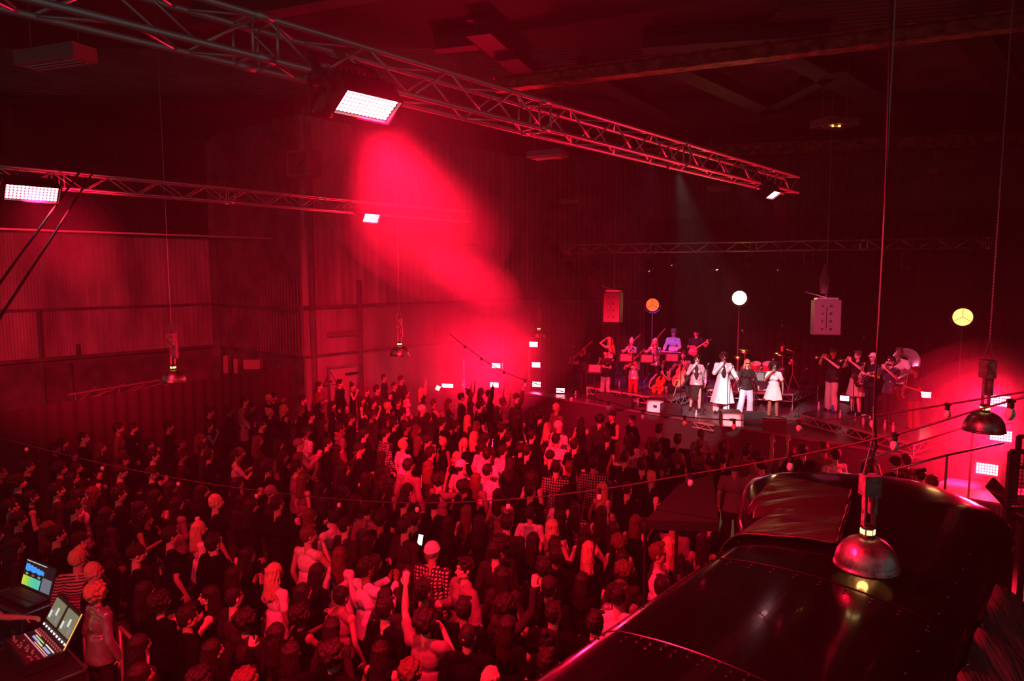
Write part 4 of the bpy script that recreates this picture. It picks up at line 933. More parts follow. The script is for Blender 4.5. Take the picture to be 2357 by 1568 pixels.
# floor monitors among the brass: low LED lights behind players
# hung speakers
def hung_speaker(c, w, h, dp, d, label, bag=False):
    t = empty('hung_speaker', c, label, 'speaker', 'speaker cabinets hung over the stage', (0.06, 0, face(d))); mb = MB(); mb.box((0, -dp / 2, 0), (w, dp, h)); mb.build('cabinet', mat('speaker cabinet', (.16, .13, .13), .6), t)
    mb = MB(); mb.box((0, .01, 0), (w * .96, .02, h * .97)); mb.build('front_baffle', mat('speaker front', (.12, .09, .09), .6), t); mb = MB()
    for k in range(4): mb.lathe([(.0, .022), (.035, .024), (.038, .02)], Matrix.Translation((-w * .12, 0, h * (.33 - .22 * k))) @ Matrix.Rotation(-PI / 2, 4, 'X'), 10); mb.box((w * .2, .022, h * (.33 - .22 * k)), (.05, .01, .05))
    mb.box((w * .05, .024, .0), (.02, .01, h * .62)); mb.build('drivers', BLACK, t)
    mb = MB(); mb.box((0, -dp / 2, h / 2 + .04), (w * .8, dp * .9, .05)); mb.tube([(0, -dp * .4, h / 2 + .06), (w * .8, -dp * .6, h / 2 + .22)], .02, 6); mb.build('rigging_frame', STEEL, t); mb = MB(); mb.tube([(0, -dp / 2, h / 2), (0, -dp / 2, 10.42 - c[2])], .012, 6); mb.build('chain', STEEL, t)
    if bag:
        mb = MB(); mb.lathe([(0, 0), (.1, .02), (.13, .4), (.12, .42), (.02, .78)], Matrix.Translation((.05, -dp / 2, h / 2 + .16)), 10); mb.build('chain_bag', mat('bag cloth', (.35, .25, .27), .8, bump=.8, bscale=10), t, True)
hung_speaker(PY(1408, 707, 21.6), .52, .95, .5, (-.35, -.94), 'grey hung speaker cabinet over the string players')
hung_speaker(PY(1905, 731, 17.6), .64, .90, .55, (-.25, -.97), 'grey hung speaker cabinet with a chain bag over the brass', True)
# round film lamps on tall stands
def round_lamp(px, py, Y, zb, r, colr, es, label, lit):
    c = PY(px, py, Y); t = empty('round_stage_lamp', c, label, 'stage lamp', 'round reflector lamps on tall stands', (0, 0, face((-c.x, -c.y)))); b = zb - c.z
    mb = MB(); R = Matrix.Rotation(-PI / 2, 4, 'X'); mb.lathe([(0, -.2), (r * .5, -.18), (r * .9, -.06), (r, .02), (r * 1.04, .03), (r * 1.04, 0)], R, 28); mb.build('reflector_shell', BLACKG, t, True)
    mb = MB(); mb.lathe([(0, -.03), (r * .5, -.02), (r * .93, .012)], R, 28); mb.build('glowing_face', emit('glow ' + label, colr, es), t, True)
    mb = MB()
    for k in range(3): a = PI / 2 + k * 2 * PI / 3; mb.bar((0, .03, 0), (math.cos(a) * r * .95, .03, math.sin(a) * r * .95), .012, .012)
    if not lit: mb.build('wire_spokes', BLACK, t)
    mb = MB(); mb.tube([(math.cos(a) * r * 1.2, 0, math.sin(a) * r * 1.2) for a in [PI + i * PI / 12 for i in range(13)]], .014, 6); mb.build('yoke', STEEL, t)
    mb = MB(); mb.tube([(0, 0, -r * 1.2), (0, 0, b + .4)], .016, 8); mb.build('pole', STEEL, t)
    for k in range(3): mb = MB(); a = k * 2.1 + .5; mb.tube([(0, 0, b + .8), (math.cos(a) * .55, math.sin(a) * .55, b + .01)], .012, 6); mb.build('leg', STEEL, t)
    l = spot(c + V((-c.x, -c.y, 0)).normalized() * .12, V((0, 0, 2)), 60 * lit + 8, 120, (1, .5, .2), r=r * .8)
round_lamp(1502, 702, 24, ZD, .24, (1, .10, .015), 1.6, 'round reflector lamp glowing orange behind the string players', 0)
round_lamp(1702, 686, 24, ZD, .26, (1, .62, .42), 9, 'round reflector lamp glowing white above the singers', 1)
round_lamp(2216, 730, 18.4, ZD, .25, (1, .42, .10), 3.2, 'round reflector lamp glowing yellow beyond the brass players', 0)
# fixtures under the stage truss
for i, (x, y, k) in enumerate(((1310, 600, 1), (1370, 610, 1), (1493, 612, 0), (1550, 605, 2), (1640, 610, 0), (1725, 604, 2), (1795, 612, 0), (1860, 598, 2), (2090, 612, 0))):
    u = (x - 1300) / 980; c = tC0.lerp(tC1, u); p = on_line(x, V((tC0.x, tC0.y, 0)), V((tC1.x, tC1.y, 0))); p.z = zc - .40 * (.75 if k == 2 else 1.05)
    moving_head(p, V((.3 * (-1) ** i, -.6, -1)), 'dark moving head light under the stage truss, number %s from the string end' % ['one', 'two', 'three', 'four', 'five', 'six', 'seven', 'eight', 'nine'][i], .75 if k == 2 else 1.05)
# LED blocks stacked on stands at both stage corners
def led_stack(cols, label, group, aim, w, h, e, tgt, ang=75):
    out = []
    for i, (px, py, Y) in enumerate(cols):
        led_wash(PY(px, py, Y), aim, w, h, label % ['top', 'middle', 'lowest'][i], 8, 4, yoke=False, group=group, up='Y')
    for px, py, Y in cols[:1] + cols[-1:]: spot(PY(px, py, Y) + V(aim) * .1, tgt, e, ang, r=.2, blend=.9)
AL = V((-.35, -.93, .0)).normalized()
led_stack([(1228, 793, 24.6), (1234, 840, 24.5), (1235, 885, 24.4)], '%s red LED block of the tower at the dark stage corner', 'red LED blocks of the stage corner tower', AL, .32, .19, 900, PZ(900, 1000, 1.6))
led_stack([(1142, 842, 25.2), (1138, 886, 24.9)], '%s red LED block on the scaffold in the smoke', 'red LED blocks in the smoke', AL, .34, .19, 3800, PY(950, 800, 14))
led_wash(PY(1030, 888, 24), V((-.2, -.97, .1)), .42, .14, 'low wide red LED block glowing behind the heads at the smoke', 10, 3, yoke=False)
led_wash(PY(1009, 894, 23), V((-.8, -.4, .5)), .4, .16, 'tilted red LED block seen edge on behind the heads', 10, 3, yoke=False)
led_wash(PZ(1290, 899, ZD + .12), V((-.2, -.95, .15)), .3, .17, 'single red LED block lying on the dark stage corner', 8, 4, yoke=False)
led_stack([(2300, 923, 13.6), (2304, 1003, 13.4), (2272, 1080, 13.2)], '%s red LED block glaring beside the brass riser', 'red LED blocks beyond the brass riser', V((-.62, -.78, .0)).normalized(), .36, .22, 3600, PZ(2100, 1090, .8), 88)
for sx, sy in ((2300, 925), (2304, 1003), (2272, 1078)): spot(PY(sx, sy, 13.3), PY(2150, sy + 10, 11.5), 1300, 130, r=.2, blend=.8)
spot(PY(2290, 930, 13.3), PY(1400, 250, 9), 800, 62, r=.15, blend=.8); spot(PY(1142, 820, 24.5), PY(1400, 330, 12), 800, 50, r=.15, blend=.8)
led_wash(PZ(2130, 909, ZD + 1.0), V((-.5, -.85, .1)), .26, .16, 'red LED block behind the saxophonist on the brass riser', 8, 4, yoke=False)
led_wash(PZ(1944, 917, ZD + .35), V((-.5, -.85, .1)), .26, .16, 'red LED block glowing between the trumpeters', 8, 4, yoke=False)
def pole_frame(px, y0, y1, Y, label, arms=((.0, .3, .35),)):
    p = PY(px, y1, Y); q = PY(px, y0, Y); p.z = max(0, p.z); t = empty('light_stand', (p.x, p.y, 0), label, 'light stand', 'steel stands in the smoke'); mb = MB(); mb.tube([(0, 0, 0), (0, 0, q.z)], .03, 8); mb.build('pole', ALU, t)
    mb = MB()
    for k in range(3): mb.tube([(0, 0, q.z - .1 - k * .5), (.28, 0, q.z + .0 - k * .5)], .015, 6)
    mb.build('crossbar', ALU, t); mb = MB()
    for k in range(3): a = k * 2.1; mb.tube([(0, 0, .5), (math.cos(a) * .4, math.sin(a) * .4, 0)], .015, 6)
    mb.build('base', STEEL, t)
pole_frame(1158, 778, 920, 25.0, 'steel light stand with short arms in the thick smoke')
pole_frame(1067, 828, 920, 23.4, 'lower steel light stand behind the heads in the smoke')
pole_frame(1218, 780, 905, 24.7, 'dark stand of the LED tower at the stage corner')
pole_frame(2296, 900, 1180, 13.75, 'dark stand of the glaring LED blocks beyond the brass')
# key light: white profile spots near the stage end of the near truss, light the singers
kp = PZ(1560, 395, 6.9)
for px, py, e in ((1630, 900, 900), (1745, 910, 900)): spot(kp, PZ(px, py, 1.7), e * 6, 13, (1, .97, 1), .5, .06)
spot(kp, PZ(1600, 955, 1.2), 1800, 11, (1, .97, 1), .5, .06)  # added white spot without a fixture, brightening the stage front
for hx, hy in ((1508, 938), (1684, 968)): spot(kp, PZ(hx, hy, 1.2), 2600, 3.2, (1, .98, 1), .4, .04)  # added narrow white spots without fixtures, whitening the two speaker horns
spot(PZ(1500, 375, 6.9), PZ(1480, 870, 1.8), 2600, 22, (1, .10, .30), .6); spot(PZ(1700, 420, 6.9), PZ(2000, 900, 1.8), 2600, 24, (1, .12, .30), .6)
spot(tC0.lerp(tC1, .45) - UP * .5, PZ(1700, 930, 1), 700, 90, (1, .03, .16), .7)
spot(tC0.lerp(tC1, .2) - UP * .5, PZ(1540, 900, 1), 350, 60, (.55, .1, 1), .7)
# ------------------------------------------------------------------ the crowd: rows of head positions and looks read off the hall
# each entry: x,y of the head, then f/m, hair, hair colour, top, sleeve, pose, optional turn away from the stage in degrees
TILES = [
 (0, 880, 3.8, '480,515,fldkl0 560,565,fsdkl3 695,490,mbdkl0 840,560,fwrdl0 1035,395,msdrl0 1105,385,fsdkl0 1310,535,fldkl8 1475,380,msdkl5 205,735,msdkl0 30,775,mbdkl0 670,740,flddl3 '
  '540,750,mcddl0 1085,670,mpdkl0 1085,770,mkddl0 1395,630,msdks5 1830,380,fldkt8 1650,505,mbdkl0 1745,510,fwrdl0 1875,250,msdkj0 1965,240,msdkj0 2065,155,mbdrl0 2140,250,flbwl3 2185,215,fsdkl0 '
  '1715,570,fsddl0 1830,625,msdkl9 2100,610,fwrdl0 2235,330,fldds8 240,980,fsdkt1 90,1080,msddl0 515,930,msddl0 700,990,msdws0 790,970,fwrkl0 770,1090,msdks0 1040,970,msdkl1 '
  '1365,985,fldkl0 1490,920,flddl0 1730,960,fldkl0 1935,1030,mbbks0 2150,1080,fldkl0 340,1300,fwrdl0 690,1370,mpdkl0 1290,1180,fcdkt3-60 1490,1330,msdks0 1745,1270,flbws0 '
  '1925,1400,msdkj1 1600,1040,fldrl1 2035,640,fsdps3 1150,1110,fldkl3 60,1330,fcddl0 900,1130,flddl0 1300,790,mkdkl5 1560,640,msddl0 2330,700,fldkl0 2080,880,flddl3 200,880,mcdkl0 620,830,fwddl3 150,1200,msdkl0'),
 (580, 850, 3.8, '375,100,msdrl5 150,250,mbbkj4 185,240,msdkl0 445,260,msdkl0 575,235,flrkl0 160,375,fubkl3 285,340,fwbkl1 425,350,msrkj0 520,405,mpdkl1 475,540,mbdws0 700,310,fldkl0 '
  '770,510,msdrh0 820,150,fudkt8 800,110,msdkl0 1105,60,mbdkl0 1000,190,fsrdl0 1095,170,msddl3 960,265,fldkt1 1060,290,fldds8 1190,320,msbdl3 1275,290,fsdks8 1350,210,fldwt0 1245,140,mbdkl0 '
  '1305,85,msdkl0 1490,190,flbds6 920,420,msdkl0 1045,400,msddl0 1140,430,mkdkl0 1370,370,msdkl0 1440,350,mkbdl0 1350,500,mpdkl0 1440,520,fwrdl0 1155,550,msdxl0 1335,650,mqbws0 1460,620,flrkt3 '
  '1690,450,msdkl0 1765,490,fsdkl0 1890,430,flbdl9 1960,490,flrdl0 1600,290,fsrdt3 1720,285,flrdl0 1830,240,msdkl0 1910,200,fuddt6 2005,190,fldkl0 2080,210,msdkl2 2050,310,msdks0 2125,360,fldkl1 '
  '2290,380,fldkt1 2175,500,fudds0 2330,590,msdkl3 1675,630,fubkt0 1860,640,ftbks0 1970,590,flbkl0 2040,590,msddl0 2030,680,msdws0 1740,775,flbkt0-150 1590,740,msdks0 2145,720,msdws0 1410,820,msdrl0 '
  '1530,830,fwrdt0 1840,840,mpbps0 1640,960,mcdrl7 1870,1010,mcdkl1 2050,880,msdws0 1960,960,flrrl0 1320,1060,mkddl0 1190,1010,fwddt0 990,940,fldkl1 850,1080,fldkl0 610,1040,fldkl0 450,960,fwrrt0 '
  '340,850,msdrl0 400,770,fsrrt3 230,650,fldrl0 415,650,mkrpl3 190,830,mcdkl0 170,1070,fkrdl0 750,700,fwddl3 270,760,fldkl0 300,1160,msdkl1 490,1250,flrdl0 725,1290,msdwl8+90 910,1340,mpddl0 '
  '1010,1210,msdrl0 1330,1140,msdks0 1330,1340,msdks0 1650,1350,fldkl0 1600,1160,msdkl0 2160,1090,fldrt1 1880,1240,flrrt1 2080,1360,fldkl0 1220,1330,msddl0 490,1440,mqrwt8 80,480,msdkl0 60,620,flrdl0 '
  '620,470,fldkl0 840,420,flddl0 660,640,msdkl0 1540,420,flddl0 1520,620,mkdkl0 2200,280,fsrrt6 2320,240,mkddl2 100,800,fldkl0 640,1180,fldkl0 920,1100,fwddl0 1060,1110,flddl0 820,880,fldkl1 '
  '1240,470,msdkl0 990,560,msdkl0 1130,760,flddl0 950,690,mkdkl0'),
 (1130, 900, 3.8, '205,190,fldkl0 340,170,fldkl0 430,210,mcdkl0 575,140,mbbrl0 100,320,msdkl0 255,380,msdkl0 240,500,fudkt0 360,520,msdkl0 500,310,flbdt0 595,300,mkbwl1 590,420,msdws0 715,460,msdks0 '
  '800,260,fldkt1 890,410,fldkl0 945,240,mcddl0 1060,210,mpdkt5+170 1235,245,fsdkl0+160 1125,480,flrwt0 1170,570,msdks0 1240,420,fldws0 870,620,msdxl0 700,660,fsrkt3 550,660,msdxl0 380,750,fcdkt0 '
  '40,530,msdws0 1335,640,msdks0 1490,640,mcdkl0 1630,590,fcrkt9 1400,740,mbbks0 1190,840,mbdks0 980,850,fwbwt0 660,880,flddl0 520,930,fldwl0 350,1060,fpdwl0 690,1100,fldkl0 530,1190,fwbpt1 '
  '1380,440,fwrwt3 1455,490,msdkl0 1835,370,ftrps0 1470,330,msdkl0 2045,480,fldks0 2025,600,msdkl0 2190,620,msdrs0 2230,510,fudrt0 1640,420,msdkl0 2330,560,mkdrs2 910,1370,flbkl0 590,1390,msdkj1 '
  '1090,1480,fldks0 1235,1320,fcrkt1 1480,1310,flbdl0 1380,1400,mqrwl1-90 60,1440,msddl0 330,1290,fldkl0 160,620,fldkl0 480,560,mkdkl0 1010,400,msdkl0 780,1090,fldxl1 920,1080,flddt0 460,860,msdkl0 '
  '140,1150,msddl0 230,1300,fcddl0 1040,1180,fldkl1 1180,1130,fwrdt2 1310,1210,msdkl0 1600,1180,msdrs0 1750,1250,fldrt0 860,1270,fwddt8 1860,1130,msdkl0'),
 (0, 1180, 3.93, '700,400,mqbsl8+60 935,540,mbbkl0 990,660,fcbzj0 1520,740,fcdkl0 2195,550,fldkl3 1840,780,fldkt3+150 1730,930,msdkj0-20 1480,1440,fldpl0 1700,1500,fcddl0 2150,1500,fcrkl0 '
  '1250,720,fldkl0 520,190,msdkl0 1180,380,mkdkl0 2100,850,mbddl0 140,260,fwddl0 1350,1150,flddl0 1950,1230,fldkl4'),
 (500, 1150, 3.75, '560,610,fwbws0 740,650,fldkl0 870,770,fldkl1 820,970,fcdkt3 1215,650,msdwl3 1120,450,flrwl0 1370,340,fldkl1 1500,180,msdkl0 1780,480,mkbxl0 1735,770,msdks0 1790,1020,mcdrsA 1360,540,fldkl0 '
  '1080,1260,mcdkj0 1550,1380,fcrkl0 1440,1330,fldkt0 480,1100,fwddl0 640,1230,fldkl0 2140,960,msdkl1 2210,1080,mbdkj0 1480,780,fldds0 200,480,fldkl0 1000,780,fudrt0 250,1000,fcddl0 1560,1010,msdkl0 980,1090,flddl0 1650,640,flddl3'),
 (1020, 1150, 3.75, '410,540,msdrj1+150 990,420,msdks0 900,580,msdks0 810,750,mpdks0 1000,960,msdks0 1270,680,flrzs0 1480,560,fcrdl0 1590,740,msdws0 430,1530,fwbdt0 1190,1010,msdkl0 680,640,flddl1 570,1150,fldkl0 '
  '780,1200,fudks0 870,1280,msdkl0 640,880,fcddl2 1130,700,fldkl0 1760,740,msdkl0'),
 (1600, 1000, 2.76, '175,160,msdks0 290,185,msrrs0 185,70,fudds0 325,95,fuddt0 700,95,msdkl0 820,90,msrrl0 940,125,msdwl0 1115,130,fldkt0 1225,170,mkdkl1 1340,160,msdkj0 1410,250,fudrt0 475,110,fsrrt2 25,60,ftrrt0 '
  '1050,210,fldkl0 600,110,fcrkl0 1500,300,msrrs0 400,150,fldkt0'),
]
STAGE_AIM = V((6.0, 20.5))
TOPN = dict(k='black', d='dark', r='mid-toned', p='pale', w='white', x='checked', s='striped', z='sequinned')
SLVN = dict(s='t-shirt', l='long-sleeved top', t='sleeveless top', j='jacket', h='hooded top')
HAIRN = dict(s='short-haired %s person', b='shaven-headed person', q='%s person with swept-up hair', l='long-haired %s person', w='wavy-haired %s person', f='very long-haired %s person', u='%s person with hair bun', t='%s person with ponytail', c='curly-haired %s person',
             a='big-haired %s person', k='%s beanie wearer', p='%s cap wearer')
HCN = dict(d='dark', r='brown', b='blonde', g='grey'); HTN = dict(d='dark', r='mid-toned', b='pale', g='grey')
POSN = {'0': '', '1': ', hand at chest', '2': ', arm raised', '3': ', hands up clapping', '4': ', holding phone up', '5': ', arms folded', '6': ', both arms raised',
        '7': ', arm stretched ahead', '8': ', hand at mouth', '9': ', looking aside', 'A': ', arm thrown up'}
CR = []
rr = random.Random(11)
for ox, oy, s, txt in TILES:
    for e in txt.split():
        x, y, c = e.split(',', 2); x = ox + float(x) / s; y = oy + float(y) / s
        tw = 0
        if len(c) > 6: tw = float(c[6:]); c = c[:6]
        f = c[0] == 'f'; sc_ = (rr.uniform(.93, .99) if f else rr.uniform(1.0, 1.06))
        p = PZ(x, y, 1.665 * sc_); p.z = 0
        CR.append([p, f, c, sc_, tw, x, y])
# keep people from standing inside one another
for it in range(14):
    for i in range(len(CR)):
        for j in range(i + 1, len(CR)):
            d = CR[j][0] - CR[i][0]; L = d.length
            if L < .50 and L > 1e-4:
                k = d * ((.50 - L) / L * .3); CR[i][0] -= k; CR[j][0] += k
a0_ = PZ(1190, 1568, 2.75); RV_ = V((A.y, -A.x, 0)); org_ = a0_ + RV_ * .96
keep = []
for c in CR:
    p = c[0]; d = (p - g0).dot(nn) if abs((p - g0).dot(gd)) < 30 else 9
    sgn = 1 if (V((0, 8, 0)) - g0).dot(nn) > 0 else -1; d = (V((p.x - g0.x, p.y - g0.y, 0))).dot(nn) * sgn
    if (p - g2).dot(gd) < .3 and d < .38: c[0] = p + nn * sgn * (.38 - d)
    p = c[0]; d = V((p.x - w2.x, p.y - w2.y, 0)).dot(nT)
    if d < .6: c[0] = p + nT * (.6 - d)
    p = c[0]; x = (p - org_).dot(RV_); y = (p - org_).dot(A)
    if abs(x) < 1.25 and y < 4.2:
        if x < -.75: c[0] = p - RV_ * (1.25 + x)
        else: print('dropped', c[2], c[5], c[6]); continue
    elif abs(x - .1) < 1.35 and y < 6.0 and y >= 4.2: print('dropped far', c[2], c[5], c[6]); continue
    keep.append(c)
CR = keep
def crowd_yaw(p, tw):
    d = STAGE_AIM - V((p.x, p.y)); return math.atan2(d.y, d.x) - PI / 2 + math.radians(tw)
def pxof(p):
    q = V(p) - V((0, 0, HC)); c, s_ = math.cos(TH), math.sin(TH); w = q.y * c - q.z * s_
    return 1178.5 + FPX * q.x / w, 784 - FPX * (q.z * c + q.y * s_) / w
# wild places people can be found by
MARKS = [('mixing desk', -3.0, 4.6), ('side drape', -9.0, 15.5), ('timber door', -5.2, 21.3), ('crowd pendant', -5.6, 11.5),
         ('roof edge', .9, 4.6), ('dark awning', 3.0, 8.6), ('stage corner', .2, 23), ('front speakers', 5, 18.4),
         ('large lit panel', -1.2, 8.2), ('dance-floor centre', -.8, 12.5), ('floor smoke', -2.0, 19), ('hand rail', -2.2, 5.6),
         ('brass riser', 8.8, 14.6), ('far truss', -6.6, 9.3), ('corrugated wall', -7.2, 12.6)]
def where(p):
    bd = sorted((((p.x - a) ** 2 + (p.y - b) ** 2) ** .5, n, a, b) for n, a, b in MARKS)
    d, n, a, b = bd[0]; return d, n
ORD = ['first', 'second', 'third', 'fourth', 'fifth', 'sixth', 'seventh', 'eighth', 'ninth', 'tenth', 'eleventh', 'twelfth']
def ordn(i): return ORD[i] if i < 12 else '%dth' % (i + 1)
info = []
for i, (p, f, c, s_, tw, x, y) in enumerate(CR):
    d, n = where(p)
    hn = HAIRN[c[1]]; hn = hn % (HTN if c[1] in 'kp' else HCN)[c[2]] if '%s' in hn else hn
    hn = hn.replace('dark person', 'person') if c[1] in 's' else hn
    desc = '%s in %s %s%s' % (hn, TOPN[c[3]], SLVN[c[4]], POSN[c[5]])
    info.append([desc, n, d, i])
lab = {}
for desc in set(a[0] for a in info):
    for n in set(a[1] for a in info if a[0] == desc):
        g = sorted([a for a in info if a[0] == desc and a[1] == n], key=lambda a: a[2])
        for k, a in enumerate(g):
            nm = a[1]
            lab[a[3]] = desc + (', by the ' + nm if len(g) == 1 else ', %s from the %s' % (ordn(k), nm))
def trimlab(s):
    w = s.replace(',', ' ,').split()
    return s
SPECIAL = {}
def special(x, y, label):   # name the ones the photograph shows best
    b = min(range(len(CR)), key=lambda i: (CR[i][5] - x) ** 2 + (CR[i][6] - y) ** 2); lab[b] = label; SPECIAL[b] = label; return b
special(824, 1325, 'bearded person in glasses and cream top, both hands raised before the chest')
special(977, 1422, 'person throwing one bare arm high above the crowd, other hand at the mouth')
special(975, 1278, 'person in a pale beanie and checked shirt seen from behind')
special(649, 1313, 'person with wavy blonde hair and white top seen from behind')
special(771, 1190, 'person in white long-sleeved top looking down, hand by the mouth')
special(709, 1229, 'person in white sleeveless top with swept-up hair, talking')
special(509, 1152, 'shaven-headed person in black top below the string of bulbs')
special(252, 1348, 'person with curly blonde hair in a glittering sequin jacket beside the mixing desk')
special(238, 1317, 'person with shaved head just beyond the sequin jacket')
special(178, 1282, 'person with swept-up blonde hair in a striped top beyond the desk screen')
special(392, 1230, 'person in black band t-shirt with a printed back')
special(1011, 1102, 'person in mid-toned top with one arm stretched out flat over heads')
special(884, 995, 'person in black and white checked shirt seen from behind, mid crowd')
special(1359, 1063, 'person in checked shirt in the dark half of the crowd')
special(1498, 1095, 'bald person in black short-sleeved shirt near the tarpaulin')
special(1409, 955, 'person in cap and black tank top facing away from the stage, arms folded')
special(1358, 1331, 'person with long hair and glittering sequin top near the riveted roof')
special(1369, 1260, 'person with long smooth blonde hair seen from behind')
special(1444, 1347, 'person in white t-shirt half hidden by the riveted roof edge')
special(1129, 1294, 'person with beard in open jacket facing away from the stage')
special(1493, 1268, 'person in white top with swept-up hair holding a drink by the roof edge')
special(679, 876, 'big person standing with arms folded at the end of the black drape')
special(796, 889, 'person in sleeveless black top standing tall against the pale door')
special(1559, 1055, 'person with curly brown hair flying, head turned aside, before the stage')
special(272, 984, 'person in mid-toned top standing apart before the black drape')
special(1847, 1045, 'person in white collared top in the front row, seen from behind')
special(1135, 1552, 'person with wavy blonde hair at the bottom edge of the crowd')
special(913, 1518, 'person with long curly brown hair near the bottom of the crowd')
special(468, 1378, 'smiling person with long dark hair turned back from the stage')
special(440, 1416, 'person in black jacket with slicked dark hair, back to us, by the hand rail')
seen = {}
PERS = []
for c in sorted(set((a[2][5], a[1], a[2][4]) for a in CR)):
    P = pose_of(c[0]); f = c[1]
    cached(('b', c[0], f), lambda: person_mesh('body', P, f)); cached(('s', c[0], f, c[2]), lambda: person_mesh('shirt', P, f, c[2])); cached(('t', f), lambda: person_mesh('trousers', P, f))
for k in 'sbqlwfutcakph': cached(('h', k), lambda: hair_mesh(k))
for i, (p, f, c, s_, tw, x, y) in enumerate(CR):
    sk = rr.choice([0, 0, 0, 0, 1, 1, 2]); L = lab[i]
    if tw == 0: tw = rr.uniform(-14, 14)
    yaw = crowd_yaw(p, tw)
    PERS.append((crowd_person(p, yaw, s_, f, c[1], c[2], c[3], c[4], c[5], sk, L, 'people standing in the crowd', 'k' if rr.random() < .7 else 'd'), c, p, yaw, s_, i))
if True:
    print('CROWD', len(PERS), 'dup labels', len(PERS) - len(set(l[0]['label'] for l in PERS)), 'maxwords', max(len(l[0]['label'].split()) for l in PERS))
def hand_of(rec, sx=1):
    t, c, p, yaw, s_, i = rec; P = pose_of(c[5]); e, w, d, n, cu = arm(P['R' if sx > 0 else 'L'], sx)
    q = (w + d * .07 + n * .03) * s_; return Matrix.Translation(p) @ Matrix.Rotation(yaw, 4, 'Z') @ q
# held things: drinks and phones
CUP = None
nc = 0; cups = []
for rec in PERS:
    if rec[1][5] == '1' and nc < 14 and rec[2].y < 14:
        q = hand_of(rec); mb = MB(); mb.lathe([(0, -.05), (.028, -.05), (.037, .065), (.034, .065), (.027, -.045), (0, -.045)], None, 12)
        o = mb.build('drink_cup', mat('pale plastic cup', (.7, .65, .65), .3), None, True); o.location = q
        tag(o, 'x', 'cup', 'drinks held in the crowd'); nc += 1
        cups.append((o, rec[2]))
cl = {}
for o, p in cups: cl.setdefault(where(p)[1], []).append((where(p)[0], o))
for n, g in cl.items():
    for k, (d, o) in enumerate(sorted(g, key=lambda a: a[0])): o['label'] = 'pale plastic drink cup held in the crowd, %s from the %s' % (ordn(k), n)
def phone(q, R, label, lit=True):
    mb = MB(); mb.box((0, 0, 0), (.075, .009, .155)); o = mb.build('phone', BLACKG); o.location = q; o.rotation_euler = R
    mb = MB(); mb.box((0, -.006, 0), (.068, .003, .142)); mb.build('screen', emit('phone screen', (.9, .95, .9), 2.2) if lit else BLACKG, o); tag(o, label, 'phone')
p = PZ(967, 1243, 1.5); phone(p, (-.5, .3, .3), 'lit phone screen glowing white in the middle of the crowd')
for rec in PERS:
    if rec[1][5] == '4':
        q = hand_of(rec) + UP * .04; phone(q, (0, 0, rec[3]), 'dark phone held up by ' + ' '.join(rec[0]['label'].replace(',', '').split()[:8]) + ' ' + where(rec[2])[1], False)

# printed back of the band t-shirt: an arc of letters over a small figure, two short words under it
rec = min(PERS, key=lambda r: (pxof(r[2] + UP * 1.6)[0] - 392) ** 2 + (pxof(r[2] + UP * 1.6)[1] - 1232) ** 2)
def printed(rec, lines, m):
    t = rec[0]; mb = MB()
    for body, size, arc, z0 in lines:
        for i, ch in enumerate(body):
            if ch == ' ': continue
            cu = bpy.data.curves.new('l', 'FONT'); cu.body = ch; cu.size = size; cu.align_x = 'CENTER'; ob = bpy.data.objects.new('l', cu); col.objects.link(ob)
            me = bpy.data.meshes.new_from_object(ob.evaluated_get(bpy.context.evaluated_depsgraph_get())); a = (i - (len(body) - 1) / 2) * size * .72
            th = -a / arc if arc else 0; x = arc * math.sin(-th) if arc else a; z = z0 + (arc * (math.cos(th) - 1) if arc else 0)
            M = Matrix.Translation((x, -.150 + x * x * 1.2, z)) @ Matrix.Rotation(th, 4, 'Y').inverted() @ Matrix.Rotation(PI / 2, 4, 'X')
            mb.add([v.co for v in me.vertices], [tuple(p.vertices) for p in me.polygons], M); bpy.data.objects.remove(ob); bpy.data.meshes.remove(me)
    for k in range(5): mb.box((-.05 + .025 * k, -.150, 1.20 + .01 * (k % 2)), (.014, .004, .11 - .02 * abs(k - 2)))
    mb.build('shirt_print', m, t)
printed(rec, [('WILD ONES', .05, .13, 1.35)], mat('faded print', (.7, .5, .5), .8))
